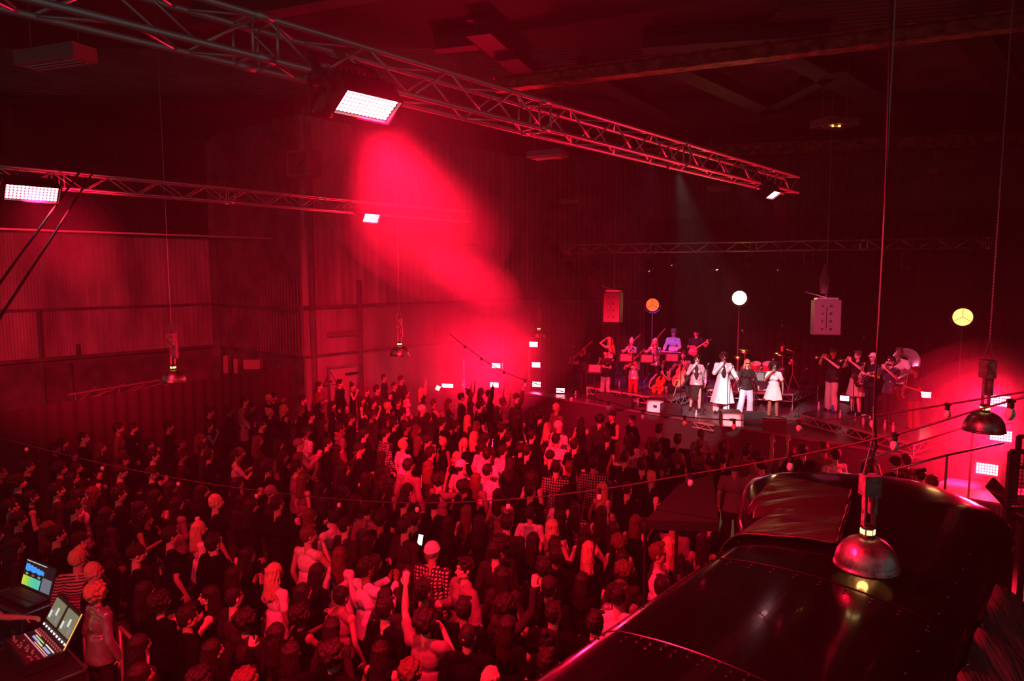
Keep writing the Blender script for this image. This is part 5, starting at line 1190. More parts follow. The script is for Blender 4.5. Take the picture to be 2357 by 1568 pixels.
# ------------------------------------------------------------------ pendant factory lamps
LAMPM = mat('scratched aluminium shade', (.5, .46, .45), .34, .85, bump=.25, bscale=14, var=.75, vscale=7)
AMB = emit('amber glow', (1, .62, .22), 2.6)
def pendant(px, py, Y, r, label, cord, box=1.0, warm=.5, chainoff=(0, 0)):
    """px,py: middle of the dome's rim"""
    c = PY(px, py, Y); t = empty('pendant_lamp', c, label, 'pendant lamp', 'factory pendant lamps')
    mb = MB(); mb.lathe([(r * 1.03, -.012), (r * 1.03, .008), (r, .012), (r * .985, r * .2), (r * .93, r * .45), (r * .80, r * .68), (r * .62, r * .86), (r * .42, r * .97), (r * .26, r * 1.02), (r * .24, r * .99), (r * .41, r * .94), (r * .6, r * .83), (r * .77, r * .66), (r * .9, r * .43), (r * .96, .02)], None, 40, True); mb.build('lamp_shade', LAMPM, t, True)
    mb = MB(); z = r * 1.02; mb.lathe([(r * .24, z), (r * .24, z + .015), (r * .2, z + .02), (r * .2, z + .07), (r * .25, z + .075), (r * .24, z + .09), (0, z + .09)], None, 20); mb.build('collar', BLACK, t, True)
    mb = MB()
    for k in range(6): a = k * PI / 3 + .3; mb.box((math.cos(a) * r * .21, math.sin(a) * r * .21, z + .045), (.006, r * .17, .036), Euler((0, 0, a)).to_matrix())
    mb.build('glowing_slot', AMB, t)
    mb = MB(); mb.ell((0, 0, r * .45), (r * .2, r * .2, r * .3), nu=14, nv=10); mb.build('bulb', emit('warm filament bulb', (1, .36, .06), warm), t, True)
    mb = MB(); s = box; h0 = z + .09
    for e in (-1, 1): mb.box((e * r * .17, 0, h0 + .16 * s), (.012, .05, .32 * s))
    mb.box((0, 0, h0 + .30 * s), (r * .4, .06, .012)); mb.build('bracket', mat('scratched bracket', (.45, .4, .4), .5, .3, var=.7, vscale=20), t)
    mb = MB(); mb.box((0, .0, h0 + .40 * s), (r * .55, .13 * s, .20 * s)); mb.box((r * .2, .03, h0 + .2 * s), (.05 * s, .09 * s, .2 * s)); mb.build('ballast_box', mat('grey ballast box', (.3, .26, .26), .6, var=.5, vscale=15), t)
    zt = 10.42 - c.z; mb = MB(); hz = h0 + .5 * s; top = V((chainoff[0], chainoff[1], zt))
    for e in (-1, 1): mb.tube([(e * r * .25, 0, hz), (0, 0, hz + .28)], .006, 5)
    if cord == 'chain':
        n = 150; p0 = V((0, 0, hz + .28))
        for i in range(n): a = p0.lerp(top, i / n); b = p0.lerp(top, (i + .8) / n); o = V((.006, 0, 0)) if i % 2 else V((0, .006, 0)); mb.tube([a + o, b + o], .004, 4, False); mb.tube([a - o, b - o], .004, 4, False)
    else: mb.tube([(0, 0, hz + .28), top], .006, 6)
    mb.build('chain' if cord == 'chain' else 'suspension_cable', STEEL, t)
    point(c + UP * r * .1, 1.2 * warm, (1, .42, .1), .04); return c, hz
cP, hP = pendant(1993, 1302, 5.0, .222, 'large scratched dome lamp hanging just above the riveted roof', 'wire', .78, 1.1)
pendant(400, 878, 13.6, .235, 'small dome lamp hanging above the side of the crowd before the corrugated wall', 'wire', 1.3, .3)
pendant(920, 818, 16.6, .23, 'dim dome lamp hanging in front of the timber wall, veiled by smoke', 'wire', 1.2, .3)
pendant(1240, 776, 22, .22, 'tiny far dome lamp hanging above the LED tower at the stage corner', 'wire', 1.2, .3)
pendant(2264, 990, 8.6, .235, 'dome lamp on a chain, glaring red beside the LED blocks', 'chain', 1.15, .3)
# loose cord looping down to the large pendant
pts = [PY(x, y, 5.0) for x, y in ((2052, -40), (2044, 250), (2036, 500), (2026, 700), (2016, 860), (2012, 950), (2016, 1000), (2017, 1030), (2006, 1055), (1996, 1080), (1990, 1105))]
wire('lamp_cord', pts, .008, WIREM, 'black twisted cord looping down to the large pendant lamp', 'cord')
for pts, l in ((((182, 398, 11.4), (90, 528, 8.8), (-60, 735, 6.6)), 'upper of the two dark steel cables slanting across the far truss'), (((212, 400, 11.4), (105, 570, 8.6), (-70, 838, 6.4)), 'lower of the two dark steel cables slanting across the far truss')):
    wire('guy_cable', [PY(*a) for a in pts], .016, WIREM, l, 'cable')
# ------------------------------------------------------------------ strings of bulbs
def festoon(P, bulbs, label, m, gl):
    pts = [PY(*a) for a in P]; sm = []
    for i in range(len(pts) - 1):
        p0, p1, p2, p3 = pts[max(0, i - 1)], pts[i], pts[i + 1], pts[min(len(pts) - 1, i + 2)]
        for k in range(8):
            u = k / 8; sm.append(.5 * ((2 * p1) + (p2 - p0) * u + (2 * p0 - 5 * p1 + 4 * p2 - p3) * u * u + (3 * p1 - p0 - 3 * p2 + p3) * u ** 3))
    sm.append(pts[-1]); t = empty('festoon_string', pts[0], label, 'string lights'); o = pts[0]
    mb = MB(); mb.tube([p - o for p in sm], .0075, 6); mb.build('cable', m, t, True)
    for bx in bulbs:
        b = min(sm, key=lambda p: abs(pxof(p)[0] - bx)) - o; mb = MB(); mb.tube([b + UP * .012, b - UP * .045], [.017, .02], 8); mb.box(b, (.05, .022, .02)); h = mb.build('lamp_holder', WIREM, t)
        mb = MB(); mb.lathe([(0, -.125), (.012, -.122), (.024, -.105), (.029, -.085), (.024, -.062), (.014, -.045), (0, -.045)], Matrix.Translation(b), 12); mb.build('bulb', gl, h, True)
def pxof(p):
    q = V(p) - V((0, 0, HC)); c, s_ = math.cos(TH), math.sin(TH); w = q.y * c - q.z * s_
    return 1178.5 + FPX * q.x / w, 784 - FPX * (q.z * c + q.y * s_) / w
BGL = mat('frosted bulb', (.8, .7, .7), .12, spec=.9, coat=.5); REDW = mat('red cable', (.08, .05, .05), .5)
festoon([(-60, 990, 11.8), (60, 1024, 11.4), (235, 1067, 10.8), (410, 1102, 10.2), (590, 1129, 9.6), (780, 1149, 8.9), (960, 1158, 8.3), (1170, 1150, 7.6), (1380, 1127, 7), (1590, 1092, 6.3), (1820, 1052, 5.5), (2060, 1000, 4.8), (2257, 942, 4.35), (2420, 898, 4.0)],
        (62, 235, 410, 588, 780, 965, 1165, 1377, 1590, 1822, 2060, 2335), 'near string of bulbs sagging across the whole crowd', REDW, BGL)
festoon([(1035, 768, 16), (1070, 797, 15), (1160, 856, 13), (1300, 903, 11), (1400, 926, 10.1), (1480, 946, 9.3), (1590, 961, 8.6), (1690, 967, 8), (1860, 968, 7.2), (2010, 956, 6.3), (2181, 931, 5.4), (2420, 892, 4.6)],
        (1072, 1112, 1157, 1208, 1320, 1402, 1480, 1582, 1697, 1828, 2010, 2181), 'farther string of bulbs running from the smoke past the stage front', REDW, BGL)
# ------------------------------------------------------------------ the long riveted roof below the balcony
ZV = 2.83; CRW = .10
a0 = PZ(1190, 1568, ZV - .08); RV = V((A.y, -A.x, 0)); wv = 1.92
org = a0 + RV * wv / 2; org.z = 0
t = empty('riveted_vehicle', org, 'huge glossy black riveted vehicle roof filling the lower corner below the pendant lamp', 'vehicle roof', None, (0, 0, math.atan2(A.y, A.x) - PI / 2))
VG = mat('glossy black coachwork', (.003, .003, .003), .15, bump=.10, bscale=1.6, coat=.2)
back = -6.5; h_ = wv / 2
def lxy(x, y, z=ZV - .05):
    q = PZ(x, y, z) - org; return V((q.dot(RV), q.dot(A)))
far = [lxy(x, y) for x, y in ((2340, 1205), (2290, 1170), (2230, 1143), (2170, 1121), (2100, 1103), (2010, 1091), (1900, 1084), (1810, 1082), (1745, 1086), (1712, 1100), (1700, 1130))]
ctl = [V((h_, back + 1.2)), V((h_, 0)), V((h_, 2.4)), V((h_, 3.9))] + far + [V((-h_ - .25, 3.7)), V((-h_, 3.0)), V((-h_, 1.5)), V((-h_, back + 1.2)), V((-h_ + .1, back + .3)), V((-h_ + .6, back)), V((h_ - .6, back)), V((h_ - .1, back + .3))]
out = []
for i in range(len(ctl)):
    p0, p1, p2, p3 = [ctl[(i + k - 1) % len(ctl)] for k in range(4)]
    for k in range(5): u = k / 5; out.append(.5 * ((2 * p1) + (p2 - p0) * u + (2 * p0 - 5 * p1 + 4 * p2 - p3) * u * u + (3 * p1 - p0 - 3 * p2 + p3) * u ** 3))
tipd = max(p.y for p in out)
def zr_(d):
    z = ZV - .26 + .26 * math.sqrt(max(0, 1 - (1 - min(d, .26) / .26) ** 2)); return z + CRW * (1 - (1 - max(0, min(d - .1, .85)) / .85) ** 2)
spine = lambda p: V((0, max(back + .9, min(p.y, 4.6))))
prof = [(0, .45)] + [(d, zr_(d)) for d in (0, .004, .015, .035, .07, .11, .17, .24, .33, .45, .6, .75, .88)]
mb = MB(); vs = []; n = len(out)
for d, z in prof:
    for p in out:
        s_ = spine(p); L = (s_ - p).length; k = min(d * (1 if L < 1.1 else L / 1.1), L * .97) / L if d > .1 else min(d, L) / L; q = p.lerp(s_, k); vs.append((q.x, q.y, z))
fs = [(j * n + (k + 1) % n, j * n + k, (j + 1) * n + k, (j + 1) * n + (k + 1) % n) for j in range(len(prof) - 1) for k in range(n)]; fs.append(tuple((len(prof) - 1) * n + n - 1 - k for k in range(n)))
mb.add(vs, fs); mb.build('roof_shell', VG, t, True)
def inside(x, y): return abs(x) < h_ or y > 3.6
def zroof(x, y):
    p = V((x, y)); d = min((p - q).length for q in out) if inside(x, y) else 0; s_ = spine(p); rr_ = (p - s_).length
    if y < 3.5: d = max(0, h_ - abs(x))
    return zr_(max(0, min(d, .95)))
def loc(px, py):
    q = PZ(px, py, ZV + .1) - org; return q.dot(RV), q.dot(A)
mb = MB(); sm = MB(); ry = [loc(1400, 1440)[1], loc(1400, 1440)[1] + 1.55]; cnt = 0
for yy in ry[:2]:
    k = int(wv / .085)
    for i in range(1, k):
        x = -wv / 2 + wv * i / k
        for e in (-.03, .03):
            if yy > ry[0] and i % 2: continue
            if abs(x) > wv / 2 - .08: continue
            mb.ell((x, yy + e + (.04 if i % 2 else 0), zroof(x, yy) + .001), (.011, .011, .007), nu=6, nv=4); cnt += 1
    sm.tube([(-wv / 2 + .1 + (wv - .2) * i / 24, yy + .09, zroof(-wv / 2 + .1 + (wv - .2) * i / 24, yy) + .0) for i in range(25)], .006, 5)
for e in (-1, 1):
    for i in range(30): y = back + .9 + (3.2 - back) * i / 30; mb.ell((e * (wv / 2 - .16), y, zroof(wv / 2 - .16, y) + .002), (.010, .010, .007), nu=6, nv=4); cnt += 1
rv = tag(mb.build('rivets', mat('rivet paint', (.05, .04, .04), .2, .3), t), kind='stuff'); sm.build('seam', BLACKG, t)
mb = MB()
for e in (-1, 1): mb.tube([(e * (wv / 2 + .01), back + .9, ZV - .30), (e * (wv / 2 + .01), 3.2, ZV - .30)], .028, 8)
mb.build('gutter_rail', BLACKG, t)
mb = MB()
for e in (-1, 1):
    for k in range(4): mb.box((e * (wv / 2 + .0), back + 2 + k * 2.2, 1.9), (.03, 1.2, .8))
mb.build('side_window', mat('dark window', (.01, .01, .012), .06), t)
mb = MB()
for e in (-1, 1):
    for y in (back + 1.5, tipd - 2.4): mb.lathe([(0, -.12), (.3, -.12), (.45, -.1), (.47, 0), (.45, .1), (.3, .12), (0, .12)], Matrix.Translation((e * (wv / 2 - .2), y, .47)) @ Matrix.Rotation(PI / 2, 4, 'Y'), 20)
mb.build('wheel', WIREM, t)
# tarpaulin over the far part, and the slab awning on the crowd side
TARP = mat('wrinkled black plastic sheet', (.035, .022, .02), .38, bump=.9, bscale=5, aniso=(.6, 3, 1))
def sheet(name, corners, N, M_, zf, label, m, amp=.03):
    mb = MB(); vs = []
    for i in range(N + 1):
        for j in range(M_ + 1):
            u, v = i / N, j / M_; p = corners[0].lerp(corners[1], u).lerp(corners[3].lerp(corners[2], u), v)
            z = zf(p) + amp * (noise.noise(V((p.x * 1.1, p.y * 4.2, 0))) + .5 * noise.noise(V((p.x * 3, p.y * 9, 3)))); vs.append((p.x, p.y, z))
    mb.add(vs, [(i * (M_ + 1) + j, (i + 1) * (M_ + 1) + j, (i + 1) * (M_ + 1) + j + 1, i * (M_ + 1) + j + 1) for i in range(N) for j in range(M_)]); o = mb.build(name, m, None, True)
    so = o.modifiers.new('t', 'SOLIDIFY'); so.thickness = .012; return tag(o, label, 'sheet')
W2L = lambda p: ((p - org).dot(RV), (p - org).dot(A))
sheet('tarpaulin', [PZ(1790, 1092, 2.95), PZ(1960, 1135, 2.95), PZ(1925, 1262, 2.95), PZ(1655, 1205, 2.95)], 34, 26, lambda p: zroof(*W2L(p)) + .05, 'wrinkled black plastic tarpaulin lying on the far end of the riveted roof', TARP, .035)
q = [PZ(1640, 1092, 2.75), PZ(1655, 1204, 2.75), PZ(1486, 1200, 2.75), PZ(1560, 1118, 2.75)]
c = sum(q, V()) / 4; t2 = empty('dark_awning', (c.x, c.y, 0), 'flat dark awning sticking out from the riveted vehicle over the crowd', 'awning'); mb = MB()
mb.prism([(a.x - c.x, a.y - c.y) for a in q], 2.66, 2.76); mb.build('canopy', mat('awning cloth', (.01, .01, .01), .8), t2)
for a in q[2:]: mb = MB(); mb.tube([(a.x - c.x, a.y - c.y, 2.7), ((a.x - c.x) * .97, (a.y - c.y) * .97, 0)], .02, 8); mb.build('leg', BLACK, t2)
# glossy crinkled side sheet beyond the far edge
FOIL = mat('glossy crinkled black sheet', (.12, .09, .09), .24, bump=1.0, bscale=3.2, coat=.8, aniso=(5, .8, 1))
p0 = org + RV * (wv / 2 + .03); 
sheet('side_sheet', [p0 + A * 4.0, p0 + A * (-2.5), p0 + RV * .95 + A * (-2.5), p0 + RV * .95 + A * 3.9], 60, 14, lambda p: ZV - .2 - .9 * max(0, (p - p0).dot(RV)), 'crinkled glossy black sheet hanging down the far side of the riveted roof', FOIL, .07)
# ------------------------------------------------------------------ sound desk in the near corner
MBLK = mat('console black', (.03, .03, .033), .4)
zt_ = 1.02
k0 = PZ(86, 1437, zt_); k1 = PZ(146, 1501, zt_); k2 = PZ(58, 1529, zt_); k3 = PZ(15, 1478, zt_)
print('CONSOLE', (k1 - k0).length, (k2 - k1).length, k0, k1, k2, k3)
cc = (k0 + k1 + k2 + k3) / 4; xa = (k1 - k0 + k2 - k3).normalized(); ya = UP.cross(xa); wd_ = ((k1 - k0).length + (k2 - k3).length) / 2; dp_ = ((k2 - k1).length + (k3 - k0).length) / 2
CM = Matrix((xa, ya, UP)).transposed().to_4x4(); CM.translation = V((cc.x, cc.y, 0)); cr = CM.to_euler()
t = empty('mixing_console', CM.translation, 'lit digital mixing console with tilted screens, touched by a hand', 'mixing desk', None, cr)
z = zt_; mb = MB(); mb.box((0, 0, z - .07), (wd_, dp_, .12)); mb.build('console_body', MBLK, t)
mb = MB(); N = 24
for i in range(N): x = -wd_ * .46 + wd_ * .92 * i / (N - 1); mb.box((x, -dp_ * .22, z - .006), (.004, dp_ * .42, .004))
mb.build('fader_slot', mat('slot', (.25, .2, .2), .5), t); mb = MB(); rr2 = random.Random(5)
for i in range(N): x = -wd_ * .46 + wd_ * .92 * i / (N - 1); mb.box((x, -dp_ * (.1 + .22 * rr2.random()), z + .004), (wd_ / N * .55, .02, .014))
mb.build('faders', WHITEP, t)
def lit(name, c_, s, cells, par, z_=None):
    mb = MB(); mb.box(c_, s); return mb.build(name, cells, par)
for nm, colr, x0, x1, y0, y1 in (('button_row', (1, .25, .3), -.46, .46, .02, .05), ('button_row', (1, .5, .35), -.1, .46, .08, .1), ('channel_display', (.45, .4, .9), -.3, -.05, .14, .2), ('channel_display', (.45, .45, .9), .16, .42, .14, .2),
                                 ('meter_row', (.5, .9, .2), -.3, .05, .23, .26), ('meter_row', (.9, .8, .3), -.05, .12, .14, .18), ('meter_row', (.95, .9, .7), .1, .44, .25, .28), ('button_row', (1, .2, .25), -.46, -.2, .3, .33)):
    mb = MB(); k = 12 if 'display' not in nm else 4; 
    for i in range(k): x = wd_ * (x0 + (x1 - x0) * (i + .5) / k); mb.box((x, dp_ * (y0 + y1) / 2, z - .005), (wd_ * (x1 - x0) / k * .8, dp_ * (y1 - y0), .006))
    mb.build(nm, emit('light ' + str(colr), colr, .9), t)
for i in range(12):
    for j in range(2): mb = MB(); mb.lathe([(.009, 0), (.008, .02), (0, .02)], Matrix.Translation((-wd_ * .44 + wd_ * .88 * i / 11, dp_ * (.36 + .07 * j), z - .01)), 8); mb.build('control_knob', WHITEP, t)
R = Euler((1.05, 0, 0)).to_matrix(); sh_ = .40; bz = V((0, dp_ * .5, z)); up_ = V((0, .5, .866)); fwd = V((0, -.866, .5))
def panel(name, x, u, w, h, m, off=.0, par=None):
    mb = MB(); c_ = bz + V((x, 0, 0)) + up_ * u + fwd * off; Rm = Matrix((V((1, 0, 0)), up_, V((1, 0, 0)).cross(up_))).transposed(); mb.box(c_, (w, h, .01), Rm); return mb.build(name, m, par or t)
panel('screen_housing', 0, sh_ / 2, wd_, sh_, MBLK, -.008)
for x in (-.25, .25):
    s_ = panel('screen', x * wd_, sh_ * .58, wd_ * .4, sh_ * .62, emit('dim olive screen', (.16, .17, .10), 1.1), .004)
    for k in range(4): panel('screen_strip', x * wd_ - wd_ * .14 + k * wd_ * .09, sh_ * (.45 + .08 * (k % 3)), wd_ * .05, sh_ * .2, emit('screen strips', (.75, .8, .72), .9) if k % 2 == 0 else emit('screen strips dim', (.3, .26, .3), .8), .010, s_)
for k in range(9): panel('screen_button', -wd_ * .44 + k * wd_ * .11, sh_ * .12, wd_ * .04, .02, emit('white button', (.9, .85, .8), 1.3), .006)
panel('edge_light', wd_ * .495, sh_ * .5, .012, sh_, emit('amber edge', (1, .45, .1), 1.0), .006)
# flight case under the console
def fcase(M, w, d, h, label):
    t = empty('flight_case', M.translation, label, 'flight case', 'flight cases under the sound desk', M.to_euler()); mb = MB(); mb.box((0, 0, h / 2), (w, d, h)); mb.build('case_body', mat('case laminate', (.03, .02, .022), .5), t); mb = MB(); e = .028
    for zz in (0.014, h * .55, h - .0): [mb.box((0, s * d / 2, zz), (w + e, e, e)) for s in (-1, 1)]; [mb.box((s * w / 2, 0, zz), (e, d + e, e)) for s in (-1, 1)]
    for sx in (-1, 1): [mb.box((sx * w / 2, sy * d / 2, h / 2), (e, e, h)) for sy in (-1, 1)]
    mb.build('edge_trim', ALU, t); mb = MB(); [mb.box((x * w, -d / 2 - .01, h * .75), (.14, .02, .1)) for x in (-.3, .3)]; [mb.box((w / 2 + .01, y * d, h * .3), (.02, .14, .1)) for y in (-.25, .25)]; mb.build('latches', STEEL, t)
M = CM.copy(); M.translation = CM @ V((.12, -.08, 0)); fcase(M, wd_ + .42, dp_ + .38, zt_ - .15, 'black flight case with aluminium edges carrying the mixing console')
# laptop
l0 = PZ(46, 1348, 1.12); l1 = PZ(115, 1378, 1.12); lc = (l0 + l1) / 2; lx = (l1 - l0).normalized(); ly = UP.cross(lx); LW = (l1 - l0).length
LM = Matrix((lx, ly, UP)).transposed().to_4x4(); LM.translation = lc
t = empty('laptop', lc, 'open laptop with a blue waveform and green-cyan block on its screen', 'laptop', None, LM.to_euler()); mb = MB(); mb.box((0, -.13, -.01), (LW, .26, .02)); mb.build('keyboard_base', MBLK, t)
mb = MB()
for j in range(5):
    for i in range(12): mb.box((-LW * .42 + LW * .84 * i / 11, -.04 - j * .03, .004), (LW * .055, .022, .008))
mb.build('keys', mat('keys', (.06, .05, .05), .5), t); H = .36; u_ = V((0, .3, .954)); f_ = V((0, -.954, .3))
def lp_(name, x0, x1, y0, y1, m, off=.006, par=None):
    Rm = Matrix((V((1, 0, 0)), u_, V((1, 0, 0)).cross(u_))).transposed(); mb = MB(); mb.box(V(((x0 + x1) / 2 * LW, 0, 0)) + u_ * ((y0 + y1) / 2 * H) + f_ * off, ((x1 - x0) * LW, (y1 - y0) * H, .004), Rm); return mb.build(name, m, par or t)
lp_('lid', -.5, .5, 0, 1, MBLK, -.003); sc_n = lp_('screen', -.47, .47, .05, .96, emit('screen black', (.01, .012, .015), .5), .002)
lp_('title_bar', -.46, .2, .92, .95, emit('grey bar', (.6, .65, .65), .8), .007, sc_n)
Rm = Matrix((V((1, 0, 0)), u_, V((1, 0, 0)).cross(u_))).transposed().to_4x4(); mb = MB(); wp = [(-.44 + .6 * i / 20, .84 - .10 * i / 20 - (0.02 * math.sin(i * 1.7))) for i in range(21)] + [(.16 - .6 * i / 20, .60 + .02 * math.sin(i)) for i in range(21)]
mb.prism([(x * LW, y * H) for x, y in wp], .006, .010, Rm); mb.build('blue_waveform', emit('screen blue', (.03, .32, .9), 1.1), sc_n)
for i, cc_ in enumerate(((.75, .85, .05), (.45, .85, .12), (.2, .8, .25), (.12, .78, .4), (.1, .72, .55), (.1, .7, .6))): lp_('colour_block', -.46 + .095 * i, -.365 + .095 * i, .1, .42, emit('screen c%d' % i, cc_, .8), .007, sc_n)
lp_('grey_panel', .16, .45, .1, .55, emit('screen grey', (.28, .33, .42), .5), .007, sc_n)
for i in range(3): lp_('number_mark', -.4 + i * .2, -.33 + i * .2, .46, .53, emit('screen digits %d' % (i % 2), (.3, .7, .2) if i != 1 else (.7, .1, .1), .5), .007, sc_n)
tb = LM.copy(); M = Matrix.Translation((lc.x, lc.y, 0)) @ LM.to_3x3().to_4x4(); M.translation = V((lc.x, lc.y, 0)) - V(ly) * .12; fcase(M, LW + .25, .5, 1.08, 'tall dark flight case standing under the open laptop')
# operator reaching in from outside the frame
RO = CM.to_3x3(); op = CM @ V((-wd_ / 2 - .52, -dp_ / 2 - .12, 0)); yawo = math.atan2(ya.y, ya.x) - PI / 2
tgt = CM @ (bz + up_ * .14 + V((-.40 * wd_, 0, 0)) + fwd * .05); tgt2 = CM @ V((-.62 * wd_, -dp_ * .7, z + .02))
Wo = Matrix.Translation((op.x, op.y, 0)) @ Matrix.Rotation(yawo, 4, 'Z'); iv = Wo.inverted(); g = iv @ tgt; g2 = iv @ tgt2
def reach(sx, g):
    s = V((.18 * sx, 0, 1.405)); g = V(g); d = g - s; L = d.length
    if L > .545: g = s + d * (.545 / L)
    m = (s + g) / 2; h = math.sqrt(max(.0004, .285 ** 2 - min(.285, (g - s).length / 2) ** 2)); e = m + V((sx * .5, -.2, -.8)).normalized() * h
    return (V((e.x * sx, e.y, e.z)), V((g.x * sx, g.y, g.z)), V(((g - e).x * sx, (g - e).y, (g - e).z)).normalized(), (0, 0, -1), .45)
PO = dict(L=reach(-1, g2 - V((0, .05, -.03))), R=reach(1, g - V((0, .12, 0))), head=(0, -.3))
t = empty('person', (op.x, op.y, 0), 'sound operator at the bottom edge reaching a bare arm over the mixing console', 'person', None, (0, 0, yawo))
child('body', person_mesh('body', PO, False, vox=.0065), t); child('shirt', person_mesh('shirt', PO, False, 's'), t, CL['k']); child('trousers', person_mesh('trousers', PO, False), t, CL['k']); child('hair', cached(('h', 's'), lambda: hair_mesh('s')), t, HC_['d'], head_M(PO['head']))
# hand rail beside the desk
RAILM = mat('rail paint', (.4, .2, .2), .35, .3)
def railseg(pts, label):
    P = [PZ(*a) for a in pts]; t = empty('hand_rail', (P[0].x, P[0].y, 0), label, 'hand rail', 'steel hand rails by the sound desk'); o = V((P[0].x, P[0].y, 0)); mb = MB(); mb.tube([p - o for p in P], .022, 10); mb.build('top_tube', RAILM, t, True)
    for p in (P[0], P[-1]): mb = MB(); mb.tube([(p.x - o.x, p.y - o.y, p.z), (p.x - o.x, p.y - o.y, 0)], .02, 8); mb.build('post', RAILM, t, True)
railseg([(191, 1419, 1.25), (225, 1428, 1.25), (246, 1440, 1.22), (258, 1462, 1.05), (262, 1500, .6)], 'dark bent hand rail curving down behind the mixing console')
railseg([(276, 1443, 1.25), (341, 1508, 1.05)], 'straight red-lit hand rail sloping down beside the crowd')
# ------------------------------------------------------------------ heaters, boxes and shelves up high
def ceiling_box(px, py, z, w, d, h, yaw, label, m=None, glow=None):
    c = PZ(px, py, z); t = empty('ceiling_heater', c, label, 'ceiling heater', 'shallow boxes hung under the roof', (0, 0, yaw)); mb = MB(); mb.box((0, 0, h / 2), (w, d, h)); mb.build('casing', m or mat('heater casing', (.30, .2, .2), .5, .2), t)
    mb = MB(); mb.box((0, 0, -.006), (w * .9, d * .8, .012)); mb.build('reflector', mat('heater reflector', (.4, .3, .3), .22, .9), t); mb = MB()
    for k in range(3): mb.tube([(-w * .42, d * (.25 * k - .25), -.02), (w * .42, d * (.25 * k - .25), -.02)], .012, 6)
    mb.build('heating_bar', STEEL if not glow else emit('orange heater glow', (1, .25, .03), glow), t) ; mb = MB()
    for s in (-1, 1): mb.tube([(s * w * .4, 0, h), (s * w * .4, 0, 10.42 - c.z)], .006, 5)
    mb.build('hanger', STEEL, t)
yA = math.atan2(A.y, A.x)
ceiling_box(128, 147, 8.6, 1.35, .42, .22, -.35, 'long shallow heater box under the dark roof above the far truss')
ceiling_box(1920, 292, 8.2, .75, .55, .14, .3, 'square heater box with a small orange glow under the braced roof')
c = PZ(1932, 288, 8.19); mb = MB(); mb.ell(c - UP * .02, (.03, .03, .02)); mb.ell(c + V((-.13, 0, -.02)), (.02, .03, .02)); tag(mb.build('indicator_lamp', emit('orange heater glow hot', (1, .3, .04), 6), None, True), 'pair of tiny orange lights under the square heater box', 'light')
ceiling_box(1260, 362, 7.9, .85, .5, .13, -.5, 'heater box hanging below the middle of the near truss')
ceiling_box(1655, 438, 8.0, .72, .5, .11, -.4, 'small heater box beside the lit end of the near truss')
ceiling_box(2166, 399, 8.3, .6, .4, .13, .2, 'dim heater box high above the brass players')
ceiling_box(1575, 497, 7.6, .8, .35, .1, -.2, 'faint box high above the string players')
ceiling_box(1310, 466, 8.0, .8, .3, .1, .0, 'faint box high on the wall beyond the near truss')
c = PY(700, 378, 20.5); t = empty('wall_speaker', c, 'dim square speaker box high on the wall between the trusses', 'speaker', None, (0, 0, -.5)); mb = MB(); mb.box((0, 0, 0), (.9, .5, .75)); mb.build('cabinet', mat('dim cabinet', (.2, .16, .16), .6), t); mb = MB(); mb.box((0, -.26, 0), (.7, .02, .6)); mb.lathe([(0, 0), (.12, .0), (.2, .03)], Matrix.Translation((.05, -.28, .08)) @ Matrix.Rotation(PI / 2, 4, 'X'), 16); mb.build('front_grille', mat('dim grille', (.1, .08, .08), .6), t); mb = MB(); mb.tube([(0, 0, .3), (0, 0, 10.42 - c.z)], .02, 6); mb.build('bracket', STEEL, t)
# stored things on the low wall behind the drape
for x, y, w, h, l in ((575, 838, .55, .30, 'dark stacked box stored high behind the drape, under the corner sheets'), (515, 838, .16, .62, 'tall narrow board leaning in the wall corner'), (538, 842, .14, .5, 'second narrow board leaning in the wall corner'), (215, 910, .3, .25, 'small pale box lying on top of the low wall')):
    p = on_line(x, V((w1.x, w1.y, 0)), V((w2.x, w2.y, 0))) if x > 502 else on_line(x, V((w00.x, w00.y, 0)), V((w1.x, w1.y, 0)))
    p = p * (1 - .9 / p.length); zz = (PY(x, y, p.y)).z; t = empty('stored_box', (p.x, p.y, 0), l, 'box', 'boxes stored on the low wall'); mb = MB(); mb.box((0, 0, zz), (w, .3, h)); mb.build('carton', mat('carton', (.34, .26, .24), .7), t); mb = MB(); mb.box((0, 0, (zz - h / 2) / 2), (w + .3, .34, zz - h / 2)); mb.build('plinth', mat('dark plinth', (.03, .03, .03), .8), t)
c = on_line(260, V((w00.x, w00.y, 0)), V((w1.x, w1.y, 0))); c = c * (1 - 1.6 / c.length); zz = PY(260, 895, c.y).z; t = empty('folding_trestle', (c.x, c.y, 0), 'jumble of folded trestles and rails stored behind the black drape', 'trestle', None, (0, 0, yA)); mb = MB()
for k in range(7): mb.bar((-1.2 + k * .35, -.1, zz - .25 + .08 * (k % 3)), (-.6 + k * .4, .15, zz + .12 - .1 * (k % 2)), .04, .04)
mb.bar((-1.4, 0, zz), (1.6, 0, zz + .15), .05, .05); mb.build('folded_bars', mat('wood bars', (.35, .25, .22), .6), t); 
for x in (-1.2, 0, 1.4): mb = MB(); mb.tube([(x, 0, 0), (x, 0, zz)], .03, 6); mb.build('leg', STEEL, t)
